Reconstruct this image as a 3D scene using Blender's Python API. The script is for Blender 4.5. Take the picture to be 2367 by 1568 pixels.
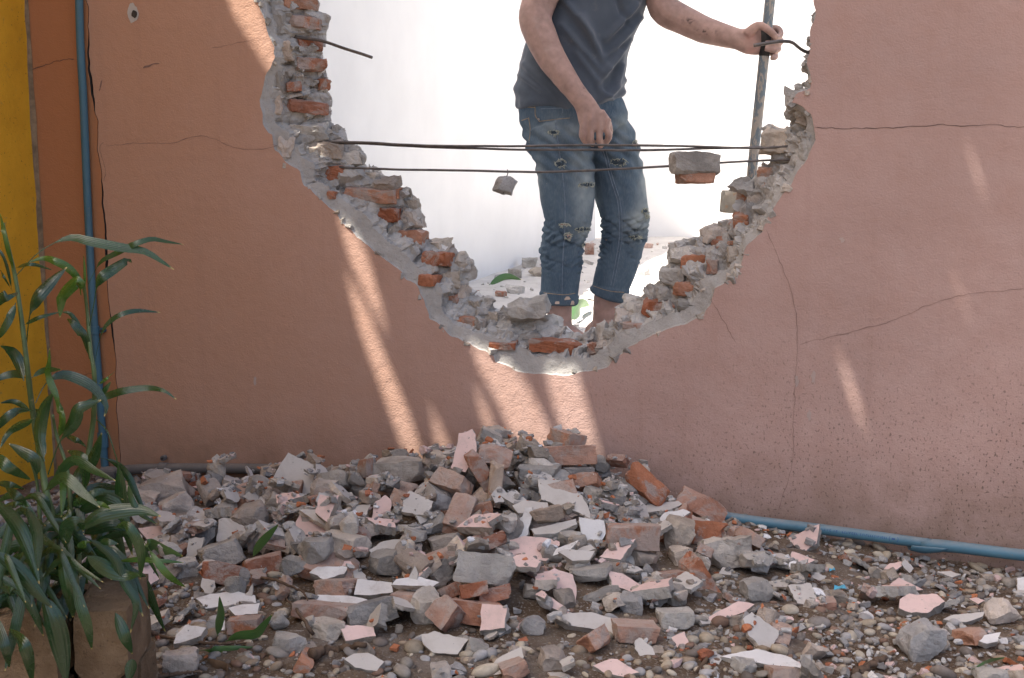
import bpy, bmesh, math, random
import numpy as np
from mathutils import Vector, Matrix, Euler
from mathutils.bvhtree import BVHTree
from mathutils.geometry import tessellate_polygon

# ------------------------------------------------------------------ camera, world, sun, exposure
scene = bpy.context.scene
for o in list(bpy.data.objects):
    bpy.data.objects.remove(o, do_unlink=True)
COL = scene.collection
F = 2810.0; CX, CY = 1183.5, 784.0          # focal length and centre, in units of a 2367-wide picture
PITCH = math.radians(9.2)
CAM = Vector((0, 0, 1.05))
cam_d = bpy.data.cameras.new('camera'); cam = bpy.data.objects.new('camera', cam_d); COL.objects.link(cam)
cam.location = CAM; cam.rotation_euler = (math.pi / 2 - PITCH, 0, 0)
cam_d.sensor_width = 36; cam_d.sensor_fit = 'HORIZONTAL'; cam_d.lens = 36 * F / 2367
cam_d.clip_start = 0.05; cam_d.clip_end = 500
scene.camera = cam

TW = 0.25                                    # the wall runs towards the camera on the right
_l = math.hypot(1, TW)
WD = Vector((1 / _l, -TW / _l, 0)); WN = Vector((-TW / _l, -1 / _l, 0))   # along the wall, out of its front
W0 = Vector((0, 3.6, 0))
SUN = (WD * -0.34 + WN * 0.27 + Vector((0, 0, 0.92))).normalized()        # direction towards the sun

world = bpy.data.worlds.new('World'); scene.world = world; world.use_nodes = True
wn = world.node_tree.nodes; wl = world.node_tree.links
sky = wn.new('ShaderNodeTexSky'); sky.sky_type = 'NISHITA'; sky.sun_disc = False
sky.sun_elevation = math.asin(SUN.z); sky.sun_rotation = math.atan2(SUN.x, SUN.y)
sky.dust_density = 5.0; sky.air_density = 0.7; sky.ozone_density = 0.3
wn['Background'].inputs['Strength'].default_value = 0.12
wl.new(sky.outputs[0], wn['Background'].inputs['Color'])
sun_d = bpy.data.lights.new('sun', 'SUN'); sun_d.energy = 5.0; sun_d.angle = math.radians(0.4); sun_d.color = (1, 0.955, 0.88)
sun_o = bpy.data.objects.new('sun', sun_d); COL.objects.link(sun_o)
sun_o.rotation_euler = SUN.to_track_quat('Z', 'Y').to_euler(); sun_o.location = (-3, -2, 9)
scene.view_settings.view_transform = 'Standard'; scene.view_settings.look = 'None'
scene.view_settings.exposure = 1.5; scene.view_settings.gamma = 1.0
scene.render.engine = 'CYCLES'
scene.cycles.use_denoising = True
scene.cycles.max_bounces = 7; scene.cycles.diffuse_bounces = 5; scene.cycles.glossy_bounces = 3; scene.cycles.transmission_bounces = 3

# ------------------------------------------------------------------ helpers
R = math.radians
rng = np.random.default_rng(7)
random.seed(7)

def ray(x, y):
    d = Vector(((x - CX) / F, 0, 0)) + Vector((0, math.cos(PITCH), -math.sin(PITCH))) + Vector((0, math.sin(PITCH), math.cos(PITCH))) * ((CY - y) / F)
    return d.normalized()
def at_y(x, y, Y):                            # point of that line of sight at depth Y
    d = ray(x, y); return CAM + d * ((Y - CAM.y) / d.y)
def on_plane(x, y, p, n):
    d = ray(x, y); return CAM + d * ((p - CAM).dot(n) / d.dot(n))
def wall_uz(x, y, v=0.0):                     # wall coordinates (along, up) on the plane v behind the face
    p = on_plane(x, y, W0 - WN * v, WN)
    return ((p - W0).dot(WD), p.z)
def wpt(u, v, z): return W0 + WD * u - WN * v + Vector((0, 0, z))
def wall_n(x, y): return (Vector((x, y, 0)) - W0).dot(WN)      # distance in front of the wall
def wall_u(x, y): return (Vector((x, y, 0)) - W0).dot(WD)
WM = Matrix(((WD.x, -WN.x, 0, W0.x), (WD.y, -WN.y, 0, W0.y), (0, 0, 1, 0), (0, 0, 0, 1)))

def _hash(i, j, k, seed):
    h = (i.astype(np.int64) * 374761393 + j.astype(np.int64) * 668265263 + k.astype(np.int64) * 1274126177 + seed * 974711) & 0xffffffff
    h = ((h ^ (h >> 13)) * 1274126177) & 0xffffffff
    h = h ^ (h >> 16)
    return (h & 0xffff) / 32767.5 - 1.0
def vnoise(p, seed=0):
    p = np.asarray(p, float); f = np.floor(p); t = p - f; t = t * t * (3 - 2 * t); f = f.astype(np.int64)
    r = 0
    for a in (0, 1):
        for b in (0, 1):
            for c in (0, 1):
                w = (t[:, 0] if a else 1 - t[:, 0]) * (t[:, 1] if b else 1 - t[:, 1]) * (t[:, 2] if c else 1 - t[:, 2])
                r = r + w * _hash(f[:, 0] + a, f[:, 1] + b, f[:, 2] + c, seed)
    return r
def fbm(p, oct=4, seed=0):
    p = np.asarray(p, float); r = 0; a = 1.0
    for o in range(oct):
        r = r + a * vnoise(p, seed + o); p = p * 2.03 + 11.7; a *= 0.5
    return r
def smooth(x, a, b):
    t = np.clip((x - a) / (b - a), 0, 1); return t * t * (3 - 2 * t)

def mesh_obj(name, verts, faces, mats, parent=None, smooth_shade=False, midx=None, link=True):
    me = bpy.data.meshes.new(name)
    me.from_pydata([tuple(v) for v in verts], [], [tuple(int(i) for i in f) for f in faces])
    for m in (mats if isinstance(mats, (list, tuple)) else [mats]): me.materials.append(m)
    if midx is not None: me.polygons.foreach_set('material_index', np.asarray(midx, np.int32))
    if smooth_shade: me.polygons.foreach_set('use_smooth', np.ones(len(me.polygons), bool))
    me.update()
    return link_mesh(name, me, parent)
def link_mesh(name, me, parent=None):
    o = bpy.data.objects.new(name, me); COL.objects.link(o)
    if parent is not None: o.parent = parent
    return o
def empty(name, M=None):
    o = bpy.data.objects.new(name, None); COL.objects.link(o); o.empty_display_size = 0.05
    if M is not None: o.matrix_world = M
    return o
def tag(o, label=None, cat=None, group=None, kind=None):
    if label: o['label'] = label
    if cat: o['category'] = cat
    if group: o['group'] = group
    if kind: o['kind'] = kind
    return o
def color_attr(me, name, cols):               # per-vertex colour of the thing itself
    a = me.color_attributes.new(name, 'FLOAT_COLOR', 'POINT')
    c = np.ones((len(me.vertices), 4), np.float32); c[:, :3] = cols
    a.data.foreach_set('color', c.ravel())
def float_attr(me, name, vals):
    a = me.attributes.new(name, 'FLOAT', 'POINT'); a.data.foreach_set('value', np.asarray(vals, np.float32))

def box_data(x0, x1, y0, y1, z0, z1):
    v = [(x, y, z) for z in (z0, z1) for y in (y0, y1) for x in (x0, x1)]
    return v, [(0, 2, 3, 1), (4, 5, 7, 6), (0, 1, 5, 4), (1, 3, 7, 5), (3, 2, 6, 7), (2, 0, 4, 6)]

def tube_data(pts, rad, seg=10, cap=True):
    """round tube along a polyline; rad a number or one per point"""
    P = [Vector(p) for p in pts]; n = len(P)
    rr = [rad] * n if not hasattr(rad, '__len__') else list(rad)
    T = [(P[min(i + 1, n - 1)] - P[max(i - 1, 0)]).normalized() for i in range(n)]
    ref = Vector((0, 0, 1)) if abs(T[0].z) < 0.9 else Vector((1, 0, 0))
    s = (ref - T[0] * ref.dot(T[0])).normalized()
    V, Fc = [], []
    for i in range(n):
        s = (s - T[i] * s.dot(T[i])).normalized(); b = T[i].cross(s)
        for k in range(seg):
            a = 2 * math.pi * k / seg
            V.append(P[i] + (s * math.cos(a) + b * math.sin(a)) * rr[i])
    for i in range(n - 1):
        for k in range(seg):
            Fc.append((i * seg + k, i * seg + (k + 1) % seg, (i + 1) * seg + (k + 1) % seg, (i + 1) * seg + k))
    if cap:
        Fc.append(tuple(reversed(range(seg)))); Fc.append(tuple(range((n - 1) * seg, n * seg)))
    return V, Fc
def spline(pts, n):
    """Catmull-Rom through points, n samples"""
    P = np.array([tuple(p) for p in pts], float); m = len(P)
    E = np.vstack([2 * P[0] - P[1], P, 2 * P[-1] - P[-2]])
    seg = np.r_[0, np.cumsum(np.linalg.norm(np.diff(P, axis=0), axis=1))]
    out = []
    for t in np.linspace(0, seg[-1], n):
        i = min(max(int(np.searchsorted(seg, t, 'right')) - 1, 0), m - 2)
        f = (t - seg[i]) / max(seg[i + 1] - seg[i], 1e-9)
        p0, p1, p2, p3 = E[i], E[i + 1], E[i + 2], E[i + 3]
        out.append(0.5 * ((2 * p1) + (p2 - p0) * f + (2 * p0 - 5 * p1 + 4 * p2 - p3) * f * f + (3 * p1 - p0 - 3 * p2 + p3) * f ** 3))
    return np.array(out)

# ------------------------------------------------------------------ materials
def new_mat(name, rough=0.85, spec=0.25):
    m = bpy.data.materials.new(name); m.use_nodes = True
    b = m.node_tree.nodes['Principled BSDF']
    b.inputs['Roughness'].default_value = rough; b.inputs['Specular IOR Level'].default_value = spec
    return m, m.node_tree.nodes, m.node_tree.links, b
def N(nodes, t, **kw):
    n = nodes.new(t)
    for k, v in kw.items():
        if hasattr(n, k): setattr(n, k, v)
        else: n.inputs[k].default_value = v
    return n
def ramp(nodes, links, src, stops, interp='LINEAR'):
    r = nodes.new('ShaderNodeValToRGB'); r.color_ramp.interpolation = interp
    e = r.color_ramp.elements
    while len(e) < len(stops): e.new(0.5)
    for i, (p, c) in enumerate(stops):
        e[i].position = p; e[i].color = (c, c, c, 1) if not hasattr(c, '__len__') else (*c[:3], 1)
    links.new(src, r.inputs[0]); return r.outputs[0]
def mix(nodes, links, fac, a, b, blend='MIX'):
    m = nodes.new('ShaderNodeMix'); m.data_type = 'RGBA'; m.blend_type = blend; m.clamp_factor = True
    for s, v in ((m.inputs[0], fac), (m.inputs[6], a), (m.inputs[7], b)):
        if hasattr(v, 'links') or isinstance(v, bpy.types.NodeSocket): links.new(v, s)
        elif hasattr(v, '__len__'): s.default_value = (*v[:3], 1)
        else: s.default_value = v
    return m.outputs[2]
def math_n(nodes, links, op, a, b=None):
    m = nodes.new('ShaderNodeMath'); m.operation = op
    for s, v in ((m.inputs[0], a), (m.inputs[1], b)):
        if v is None: continue
        if isinstance(v, bpy.types.NodeSocket): links.new(v, s)
        else: s.default_value = v
    return m.outputs[0]
def noise(nodes, links, vec, scale, detail=4, rough=0.55, dist=0.0):
    n = nodes.new('ShaderNodeTexNoise'); n.inputs['Scale'].default_value = scale
    n.inputs['Detail'].default_value = detail; n.inputs['Roughness'].default_value = rough; n.inputs['Distortion'].default_value = dist
    if vec is not None: links.new(vec, n.inputs['Vector'])
    return n.outputs[0]
def bump(nodes, links, bsdf, h, strength=0.5, dist=0.01, prev=None):
    b = nodes.new('ShaderNodeBump'); b.inputs['Strength'].default_value = strength; b.inputs['Distance'].default_value = dist
    links.new(h, b.inputs['Height'])
    if prev is not None: links.new(prev, b.inputs['Normal'])
    links.new(b.outputs[0], bsdf.inputs['Normal']); return b.outputs[0]
def objvec(nodes, links, rnd=True):
    tc = nodes.new('ShaderNodeTexCoord'); oi = nodes.new('ShaderNodeObjectInfo')
    if not rnd: return tc.outputs['Object'], oi.outputs['Random']
    va = nodes.new('ShaderNodeVectorMath'); va.operation = 'ADD'
    sc = nodes.new('ShaderNodeVectorMath'); sc.operation = 'SCALE'; sc.inputs[0].default_value = (37, 51, 23)
    links.new(oi.outputs['Random'], sc.inputs['Scale'])
    links.new(tc.outputs['Object'], va.inputs[0]); links.new(sc.outputs[0], va.inputs[1])
    return va.outputs[0], oi.outputs['Random']

def paint_wall_mat(name, col, grime=1.0, left=None):
    """old emulsion on smooth render: mottled, speckled with dark mould low down, brush grain"""
    m, n, l, b = new_mat(name, 0.8, 0.2)
    tc = n.new('ShaderNodeTexCoord'); v = tc.outputs['Object']
    sep = n.new('ShaderNodeSeparateXYZ'); l.new(v, sep.inputs[0])
    big = noise(n, l, v, 1.3, 3); mid = noise(n, l, v, 9, 5, 0.65)
    c = mix(n, l, ramp(n, l, big, [(0.3, 0), (0.7, 1)]), [x * 0.86 for x in col], [min(x * 1.10, 1) for x in col])
    c = mix(n, l, ramp(n, l, mid, [(0.32, 0.0), (0.75, 0.42)]), c, (col[0] * 0.8, col[1] * 0.68, col[2] * 0.6))
    # warm bounce off the yellow wall put into the paint colour, growing leftwards
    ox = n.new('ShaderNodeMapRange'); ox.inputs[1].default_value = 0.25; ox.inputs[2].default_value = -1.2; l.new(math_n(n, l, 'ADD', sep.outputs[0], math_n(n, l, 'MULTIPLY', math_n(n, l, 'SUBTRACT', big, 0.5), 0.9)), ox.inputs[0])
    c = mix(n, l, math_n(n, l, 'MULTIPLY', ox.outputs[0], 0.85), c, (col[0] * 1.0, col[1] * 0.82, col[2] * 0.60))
    # vertical drip streaks
    mp = n.new('ShaderNodeMapping'); mp.inputs['Scale'].default_value = (22, 22, 0.9); l.new(v, mp.inputs[0])
    st = noise(n, l, mp.outputs[0], 1.0, 4, 0.6)
    c = mix(n, l, ramp(n, l, st, [(0.55, 0.0), (0.8, 0.22)]), c, (col[0] * 0.66, col[1] * 0.58, col[2] * 0.52))
    # mould specks, denser near the ground and to the right
    mp2 = n.new('ShaderNodeMapping'); mp2.inputs['Scale'].default_value = (150, 150, 95); l.new(v, mp2.inputs[0])
    sp = noise(n, l, mp2.outputs[0], 1.0, 2, 0.5)
    sm = ramp(n, l, sp, [(0.60, 0), (0.66, 1)])
    zone = noise(n, l, v, 2.2, 3)
    hz = n.new('ShaderNodeMapRange'); hz.inputs[1].default_value = 0.75; hz.inputs[2].default_value = -0.05; l.new(sep.outputs[2], hz.inputs[0])
    hx = n.new('ShaderNodeMapRange'); hx.inputs[1].default_value = -0.5; hx.inputs[2].default_value = 1.3; hx.inputs[3].default_value = 0.10; hx.inputs[4].default_value = 1.0; l.new(sep.outputs[0], hx.inputs[0])
    zz = math_n(n, l, 'MULTIPLY', math_n(n, l, 'MULTIPLY', hz.outputs[0], hx.outputs[0]), ramp(n, l, zone, [(0.35, 0.25), (0.6, 1)]))
    c = mix(n, l, math_n(n, l, 'MULTIPLY', math_n(n, l, 'MULTIPLY', sm, zz), 0.95 * grime), c, (0.055, 0.045, 0.03))
    c = mix(n, l, math_n(n, l, 'MULTIPLY', ramp(n, l, sp, [(0.68, 0), (0.72, 1)]), 0.10), c, (0.1, 0.08, 0.06))
    # splashed earth along the foot
    foot = n.new('ShaderNodeMapRange'); foot.inputs[1].default_value = 0.20; foot.inputs[2].default_value = -0.06; l.new(sep.outputs[2], foot.inputs[0])
    c = mix(n, l, math_n(n, l, 'MULTIPLY', foot.outputs[0], ramp(n, l, mid, [(0.3, 0.25), (0.7, 0.8)])), c, (0.20, 0.14, 0.095))
    # pale scuffs where paint has worn
    sc = noise(n, l, v, 5.5, 6, 0.75, 1.2)
    c = mix(n, l, ramp(n, l, sc, [(0.70, 0), (0.74, 0.45)]), c, (0.52, 0.40, 0.34))
    l.new(c, b.inputs['Base Color'])
    gr = noise(n, l, v, 190, 3, 0.6)
    h = math_n(n, l, 'ADD', math_n(n, l, 'MULTIPLY', gr, 0.55), math_n(n, l, 'MULTIPLY', noise(n, l, v, 28, 4, 0.6), 1.0))
    p = bump(n, l, b, h, 0.6, 0.005)
    bump(n, l, b, math_n(n, l, 'MULTIPLY', sm, zz), -0.3, 0.001, p)
    return m

def mortar_mat(name, base=(0.47, 0.435, 0.385), attr=None):
    m, n, l, b = new_mat(name, 0.95, 0.1)
    v, rnd = objvec(n, l)
    a = noise(n, l, v, 11, 5, 0.6); f = noise(n, l, v, 120, 4, 0.7)
    c = mix(n, l, ramp(n, l, a, [(0.3, 0), (0.7, 1)]), [x * 0.66 for x in base], [x * 1.25 for x in base])
    warm = ramp(n, l, rnd, [(0.0, (0.96, 0.98, 1.0)), (0.5, (1, 1, 1)), (1.0, (1.10, 1.0, 0.90))])
    c = mix(n, l, 1.0, c, warm, 'MULTIPLY')
    val = ramp(n, l, math_n(n, l, 'FRACT', math_n(n, l, 'MULTIPLY', rnd, 7.3)), [(0.0, 0.72), (1.0, 1.25)])
    c = mix(n, l, 1.0, c, val, 'MULTIPLY')
    c = mix(n, l, ramp(n, l, f, [(0.25, 0.5), (0.45, 0)]), c, [x * 0.45 for x in base])
    c = mix(n, l, ramp(n, l, f, [(0.68, 0), (0.78, 0.6)]), c, [min(1, x * 1.7) for x in base])
    br = noise(n, l, v, 26, 3, 0.6)
    c = mix(n, l, ramp(n, l, br, [(0.72, 0), (0.77, 0.75)]), c, (0.36, 0.16, 0.09))
    l.new(c, b.inputs['Base Color'])
    p = bump(n, l, b, noise(n, l, v, 42, 6, 0.72), 0.95, 0.009)
    bump(n, l, b, f, 0.8, 0.003, p)
    return m

def brick_mat(name, base=(0.43, 0.165, 0.085), dust=0.35):
    m, n, l, b = new_mat(name, 0.92, 0.12)
    v, rnd = objvec(n, l)
    a = noise(n, l, v, 16, 5, 0.65); f = noise(n, l, v, 140, 4, 0.7)
    c = mix(n, l, ramp(n, l, a, [(0.3, 0), (0.7, 1)]), [x * 0.66 for x in base], [min(1, x * 1.25) for x in base])
    hue = ramp(n, l, rnd, [(0.0, (0.80, 0.72, 0.70)), (0.45, (1, 1, 1)), (1.0, (1.12, 1.28, 1.35))])
    c = mix(n, l, 1.0, c, hue, 'MULTIPLY')
    # grey mortar left on the faces, and pale dust lying on what faces up
    mo = noise(n, l, v, 13, 6, 0.7, 0.8)
    sh = math_n(n, l, 'MULTIPLY', math_n(n, l, 'FRACT', math_n(n, l, 'MULTIPLY', rnd, 5.7)), 0.16)
    c = mix(n, l, ramp(n, l, math_n(n, l, 'ADD', mo, sh), [(0.56, 0), (0.66, 0.85)]), c, (0.40, 0.335, 0.29))
    geo = n.new('ShaderNodeNewGeometry'); sep = n.new('ShaderNodeSeparateXYZ'); l.new(geo.outputs['Normal'], sep.inputs[0])
    up = ramp(n, l, sep.outputs[2], [(0.25, 0), (0.9, dust)])
    c = mix(n, l, math_n(n, l, 'MULTIPLY', up, ramp(n, l, noise(n, l, v, 34, 4), [(0.3, 0.4), (0.6, 1)])), c, (0.50, 0.40, 0.34))
    c = mix(n, l, ramp(n, l, f, [(0.22, 0.6), (0.4, 0)]), c, (0.12, 0.05, 0.03))
    l.new(c, b.inputs['Base Color'])
    p = bump(n, l, b, noise(n, l, v, 50, 6, 0.72), 0.85, 0.008)
    bump(n, l, b, f, 0.8, 0.003, p)
    return m

def chip_paint_mat(name, col, speck=0.3):
    m, n, l, b = new_mat(name, 0.7, 0.25)
    v, rnd = objvec(n, l)
    a = noise(n, l, v, 10, 4); f = noise(n, l, v, 95, 3, 0.6)
    c = mix(n, l, ramp(n, l, a, [(0.3, 0), (0.7, 1)]), [x * 0.9 for x in col], [min(1, x * 1.05) for x in col])
    c = mix(n, l, ramp(n, l, noise(n, l, v, 24, 6, 0.75), [(0.50, 0), (0.70, speck * 1.3)]), c, (0.36, 0.31, 0.265))
    c = mix(n, l, ramp(n, l, f, [(0.69, 0), (0.73, speck * 2)]), c, (0.12, 0.11, 0.09))
    l.new(c, b.inputs['Base Color'])
    bump(n, l, b, noise(n, l, v, 160, 3), 0.25, 0.002)
    return m

def simple_mat(name, col, rough=0.6, var=0.25, scale=18, metal=0.0, bmp=0.2, spec=0.4, spots=None):
    m, n, l, b = new_mat(name, rough, spec)
    v, rnd = objvec(n, l)
    a = noise(n, l, v, scale, 5, 0.6)
    c = mix(n, l, ramp(n, l, a, [(0.3, 0), (0.7, 1)]), [x * (1 - var) for x in col], [min(1, x * (1 + var)) for x in col])
    if spots:
        sc, lo, colr, amt = spots
        c = mix(n, l, ramp(n, l, noise(n, l, v, sc, 5, 0.7), [(lo, 0), (lo + 0.06, amt)]), c, colr)
    l.new(c, b.inputs['Base Color']); b.inputs['Metallic'].default_value = metal
    if bmp: bump(n, l, b, noise(n, l, v, scale * 6, 4, 0.65), bmp, 0.003)
    return m

def attr_mat(name, attr='tint', rough=0.9, bmp=0.5, scale=90, var=0.3):
    m, n, l, b = new_mat(name, rough, 0.15)
    at = n.new('ShaderNodeAttribute'); at.attribute_name = attr
    tc = n.new('ShaderNodeTexCoord')
    a = noise(n, l, tc.outputs['Object'], scale, 4, 0.65)
    c = mix(n, l, 1.0, at.outputs['Color'], ramp(n, l, a, [(0.25, 1 - var), (0.75, 1 + var)]), 'MULTIPLY')
    l.new(c, b.inputs['Base Color'])
    bump(n, l, b, noise(n, l, tc.outputs['Object'], scale * 2, 4), bmp, 0.002)
    return m

PINK = (0.525, 0.358, 0.305)
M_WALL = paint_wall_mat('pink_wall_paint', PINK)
M_WALL2 = paint_wall_mat('bounce_warmed_wall_paint', (0.45, 0.235, 0.14), 0.8)  # orange base carries the yellow wall's bounced light in its colour
M_MORTAR = mortar_mat('grey_mortar')
M_MORTAR_D = mortar_mat('dusty_beige_mortar', (0.49, 0.42, 0.355))
M_CONC = mortar_mat('blue_grey_concrete', (0.40, 0.38, 0.355))
M_BRICK = brick_mat('fired_clay_brick', (0.42, 0.20, 0.125), 0.6)
M_BRICK_RED = brick_mat('fresh_broken_brick', (0.43, 0.175, 0.095), 0.2)
M_BRICK_DUST = brick_mat('dusty_brick', (0.45, 0.265, 0.19), 0.85)
M_PINKCHIP = chip_paint_mat('pink_paint_skin', (0.72, 0.53, 0.475))
M_WHITECHIP = chip_paint_mat('white_paint_skin', (0.70, 0.68, 0.65), 0.3)
M_GREYCHIP = chip_paint_mat('grey_plaster_skin', (0.54, 0.505, 0.46), 0.25)
# ------------------------------------------------------------------ the broken wall
T = 0.15; ZTOP = 2.6
wall = empty('broken_wall', WM)
tag(wall, 'pink rendered brick garden wall with a huge ragged hole knocked through it', 'wall')
PAIRS = [((585, -1000), (690, -1000)), ((590, -500), (705, -500)), ((597, -150), (728, -150)), ((600, 0), (735, 0)), ((612, 60), (752, 50)),
 ((625, 100), (753, 95)), ((632, 135), (754, 130)), ((610, 180), (762, 175)), ((603, 230), (765, 205)), ((607, 288), (762, 255)),
 ((632, 310), (768, 286)), ((636, 345), (792, 294)), ((660, 378), (798, 328)), ((693, 393), (832, 348)), ((706, 430), (842, 375)),
 ((730, 455), (872, 392)), ((762, 482), (905, 428)), ((792, 512), (945, 450)), ((822, 547), (975, 478)), ((880, 592), (976, 520)),
 ((930, 627), (1006, 552)), ((962, 662), (1050, 572)), ((985, 697), (1085, 595)), ((1000, 737), (1092, 640)), ((1040, 772), (1105, 680)),
 ((1080, 792), (1150, 705)), ((1120, 812), (1190, 722)), ((1150, 837), (1250, 745)), ((1190, 856), (1300, 762)), ((1240, 866), (1330, 768)),
 ((1300, 868), (1360, 764)), ((1360, 859), (1390, 756)), ((1410, 846), (1418, 742)), ((1450, 820), (1432, 712)), ((1472, 786), (1490, 690)),
 ((1520, 771), (1512, 668)), ((1582, 756), (1530, 640)), ((1626, 730), (1540, 612)), ((1645, 700), (1547, 580)), ((1657, 665), (1600, 550)),
 ((1702, 645), (1640, 530)), ((1706, 622), (1690, 512)), ((1722, 592), (1700, 490)), ((1728, 565), (1705, 470)), ((1757, 540), (1712, 445)),
 ((1772, 500), (1730, 430)), ((1790, 470), (1748, 415)), ((1812, 440), (1762, 392)), ((1846, 400), (1770, 360)), ((1872, 365), (1766, 320)),
 ((1886, 320), (1772, 294)), ((1880, 290), (1842, 289)), ((1876, 268), (1838, 275)), ((1858, 253), (1836, 262)), ((1833, 242), (1831, 244)),
 ((1850, 215), (1856, 214)), ((1870, 205), (1868, 200)), ((1868, 150), (1864, 165)), ((1873, 125), (1880, 118)), ((1880, 60), (1888, 60)),
 ((1886, 0), (1894, 0)), ((1900, -150), (1908, -150)), ((1925, -500), (1925, -500)), ((1960, -1000), (1960, -1000))]
A = np.array([wall_uz(*p[0]) for p in PAIRS]); B = np.array([wall_uz(p[1][0], p[1][1], T) for p in PAIRS])
for Q in (A, B):
    Q[0, 1] = Q[-1, 1] = ZTOP
# share of the broken edge that is smooth grey render (skin fallen away) rather than core
SM = np.interp(np.arange(len(PAIRS)), [0, 9, 10, 13, 14, 16, 20, 23, 25, 27, 33, 35, 40, 48, 53, 63],
               [.10, .16, .30, .30, .14, .34, .46, .30, .22, .42, .46, .30, .20, .16, .4, .3])
mid = (A + B) / 2
cum = np.r_[0, np.cumsum(np.linalg.norm(np.diff(mid, axis=0), axis=1))]
keep = int(cum[-1] / 0.0042)
S = np.linspace(0, cum[-1], keep)
rs = lambda Q: np.stack([np.interp(S, cum, Q[:, 0]), np.interp(S, cum, Q[:, 1])], 1)
Ar, Br, sm = rs(A), rs(B), np.interp(S, cum, SM)
s3 = np.stack([S, S * 0, S * 0], 1)
fade = smooth(S, 0, 0.05) * smooth(cum[-1] - S, 0, 0.05)
for Q, amp, sd, fr in ((Ar, 0.0075, 3, 22), (Br, 0.014, 13, 26)):
    Q[:, 0] += fbm(s3 * fr, 5, sd) * amp * fade
    Q[:, 1] += fbm(s3 * fr, 5, sd + 50) * amp * fade
NW = 40
w = np.linspace(0, 1, NW)
ws, Sg = np.meshgrid(w, S); ws, Sg = ws.ravel(), Sg.ravel()
smg = np.repeat(sm, NW)
lat = ws[:, None]
uz = np.repeat(Ar, NW, 0) * (1 - lat) + np.repeat(Br, NW, 0) * lat
wig = fbm(np.stack([Sg * 14, Sg * 0, Sg * 0], 1), 3, 91) * 0.08
sme = np.clip(smg + wig * (smg > 0.15), 0.06, 0.7)
core = smooth(ws, sme - 0.012, sme + 0.03)
tt = np.clip((ws - sme) / (1 - sme), 0, 1)
vv = np.where(ws < sme, 0.006 + 0.016 * ws / sme, 0.040 + (T - 0.040) * tt ** 0.9)
vv = np.where(ws < 1e-6, 0.0, vv)
loc = np.stack([uz[:, 0], vv, uz[:, 1]], 1)
# strip normals, then fracture: cells with their own offset and tilt
G3 = loc.reshape(len(S), NW, 3)
ds = np.gradient(G3, axis=0); dw = np.gradient(G3, axis=1)
nrm = np.cross(ds, dw).reshape(-1, 3); nrm /= np.linalg.norm(nrm, axis=1, keepdims=True) + 1e-9
if nrm[:, 1].mean() > 0: nrm = -nrm                       # towards the front and into the hole
met = np.stack([Sg, ws * 0.17], 1)
cells = np.stack([rng.uniform(0, cum[-1], 900), rng.uniform(0, 0.17, 900)], 1)
coff = rng.normal(0, 1, 900); ctil = rng.normal(0, 1, (900, 2))
near = np.empty(len(met), int)
mw = met + np.stack([vnoise(loc * 45, 5), vnoise(loc * 45, 6)], 1) * 0.006
for i in range(0, len(met), 4000):
    near[i:i + 4000] = ((mw[i:i + 4000, None, :] - cells[None]) ** 2).sum(2).argmin(1)
dl = met - cells[near]
chunk = coff[near] * 0.008 + (ctil[near] * dl).sum(1) * 0.30
course = np.sign(np.sin(loc[:, 2] * 2 * math.pi / 0.066 + 0.6)) * 0.0035
end = smooth(ws, 0, 0.05)
disp = core * (chunk + course + fbm(loc * 60, 4, 21) * 0.006 + fbm(loc * 18, 3, 31) * 0.010) + (1 - core) * end * fbm(loc * 40, 4, 41) * 0.0016
disp *= np.where(ws > 0.999, 0.6, 1.0)
loc = loc + nrm * disp[:, None] * fade.repeat(NW)[:, None]
loc[:, 1] = np.maximum(loc[:, 1], np.where(ws < 1e-6, 0, 0.001))
ns = len(S)
idx = np.arange(ns * NW).reshape(ns, NW)
quads = np.stack([idx[:-1, :-1], idx[1:, :-1], idx[1:, 1:], idx[:-1, 1:]], -1).reshape(-1, 4)
# exposed core material: zone attribute separates smooth render from fractured core
mm, n, l, b = new_mat('exposed_wall_core', 0.95, 0.1)
tc = n.new('ShaderNodeTexCoord'); v = tc.outputs['Object']
at = n.new('ShaderNodeAttribute'); at.attribute_name = 'zone'
a1 = noise(n, l, v, 14, 5, 0.65); f1 = noise(n, l, v, 130, 4, 0.7)
cc = mix(n, l, ramp(n, l, a1, [(0.3, 0), (0.7, 1)]), (0.31, 0.29, 0.265), (0.55, 0.52, 0.475))
cs = mix(n, l, ramp(n, l, a1, [(0.3, 0), (0.7, 1)]), (0.36, 0.34, 0.31), (0.46, 0.435, 0.40))
redn = noise(n, l, v, 19, 4, 0.6, 0.5)
cc = mix(n, l, ramp(n, l, redn, [(0.66, 0), (0.72, 0.7)]), cc, (0.40, 0.17, 0.10))
cc = mix(n, l, ramp(n, l, noise(n, l, v, 45, 4, 0.6), [(0.62, 0), (0.72, 0.7)]), cc, (0.52, 0.50, 0.475))
cf = mix(n, l, at.outputs['Fac'], cs, cc)
cf = mix(n, l, ramp(n, l, f1, [(0.22, 0.55), (0.42, 0)]), cf, (0.11, 0.105, 0.10))
l.new(cf, b.inputs['Base Color'])
p_ = bump(n, l, b, noise(n, l, v, 60, 5, 0.7), 0.75, 0.006); bump(n, l, b, f1, 0.6, 0.002, p_)
core_o = mesh_obj('exposed_core', loc, quads, mm, wall)
float_attr(core_o.data, 'zone', core)
core_bvh = BVHTree.FromPolygons([WM @ Vector(p) for p in loc], [tuple(int(i) for i in q) for q in quads])
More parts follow.
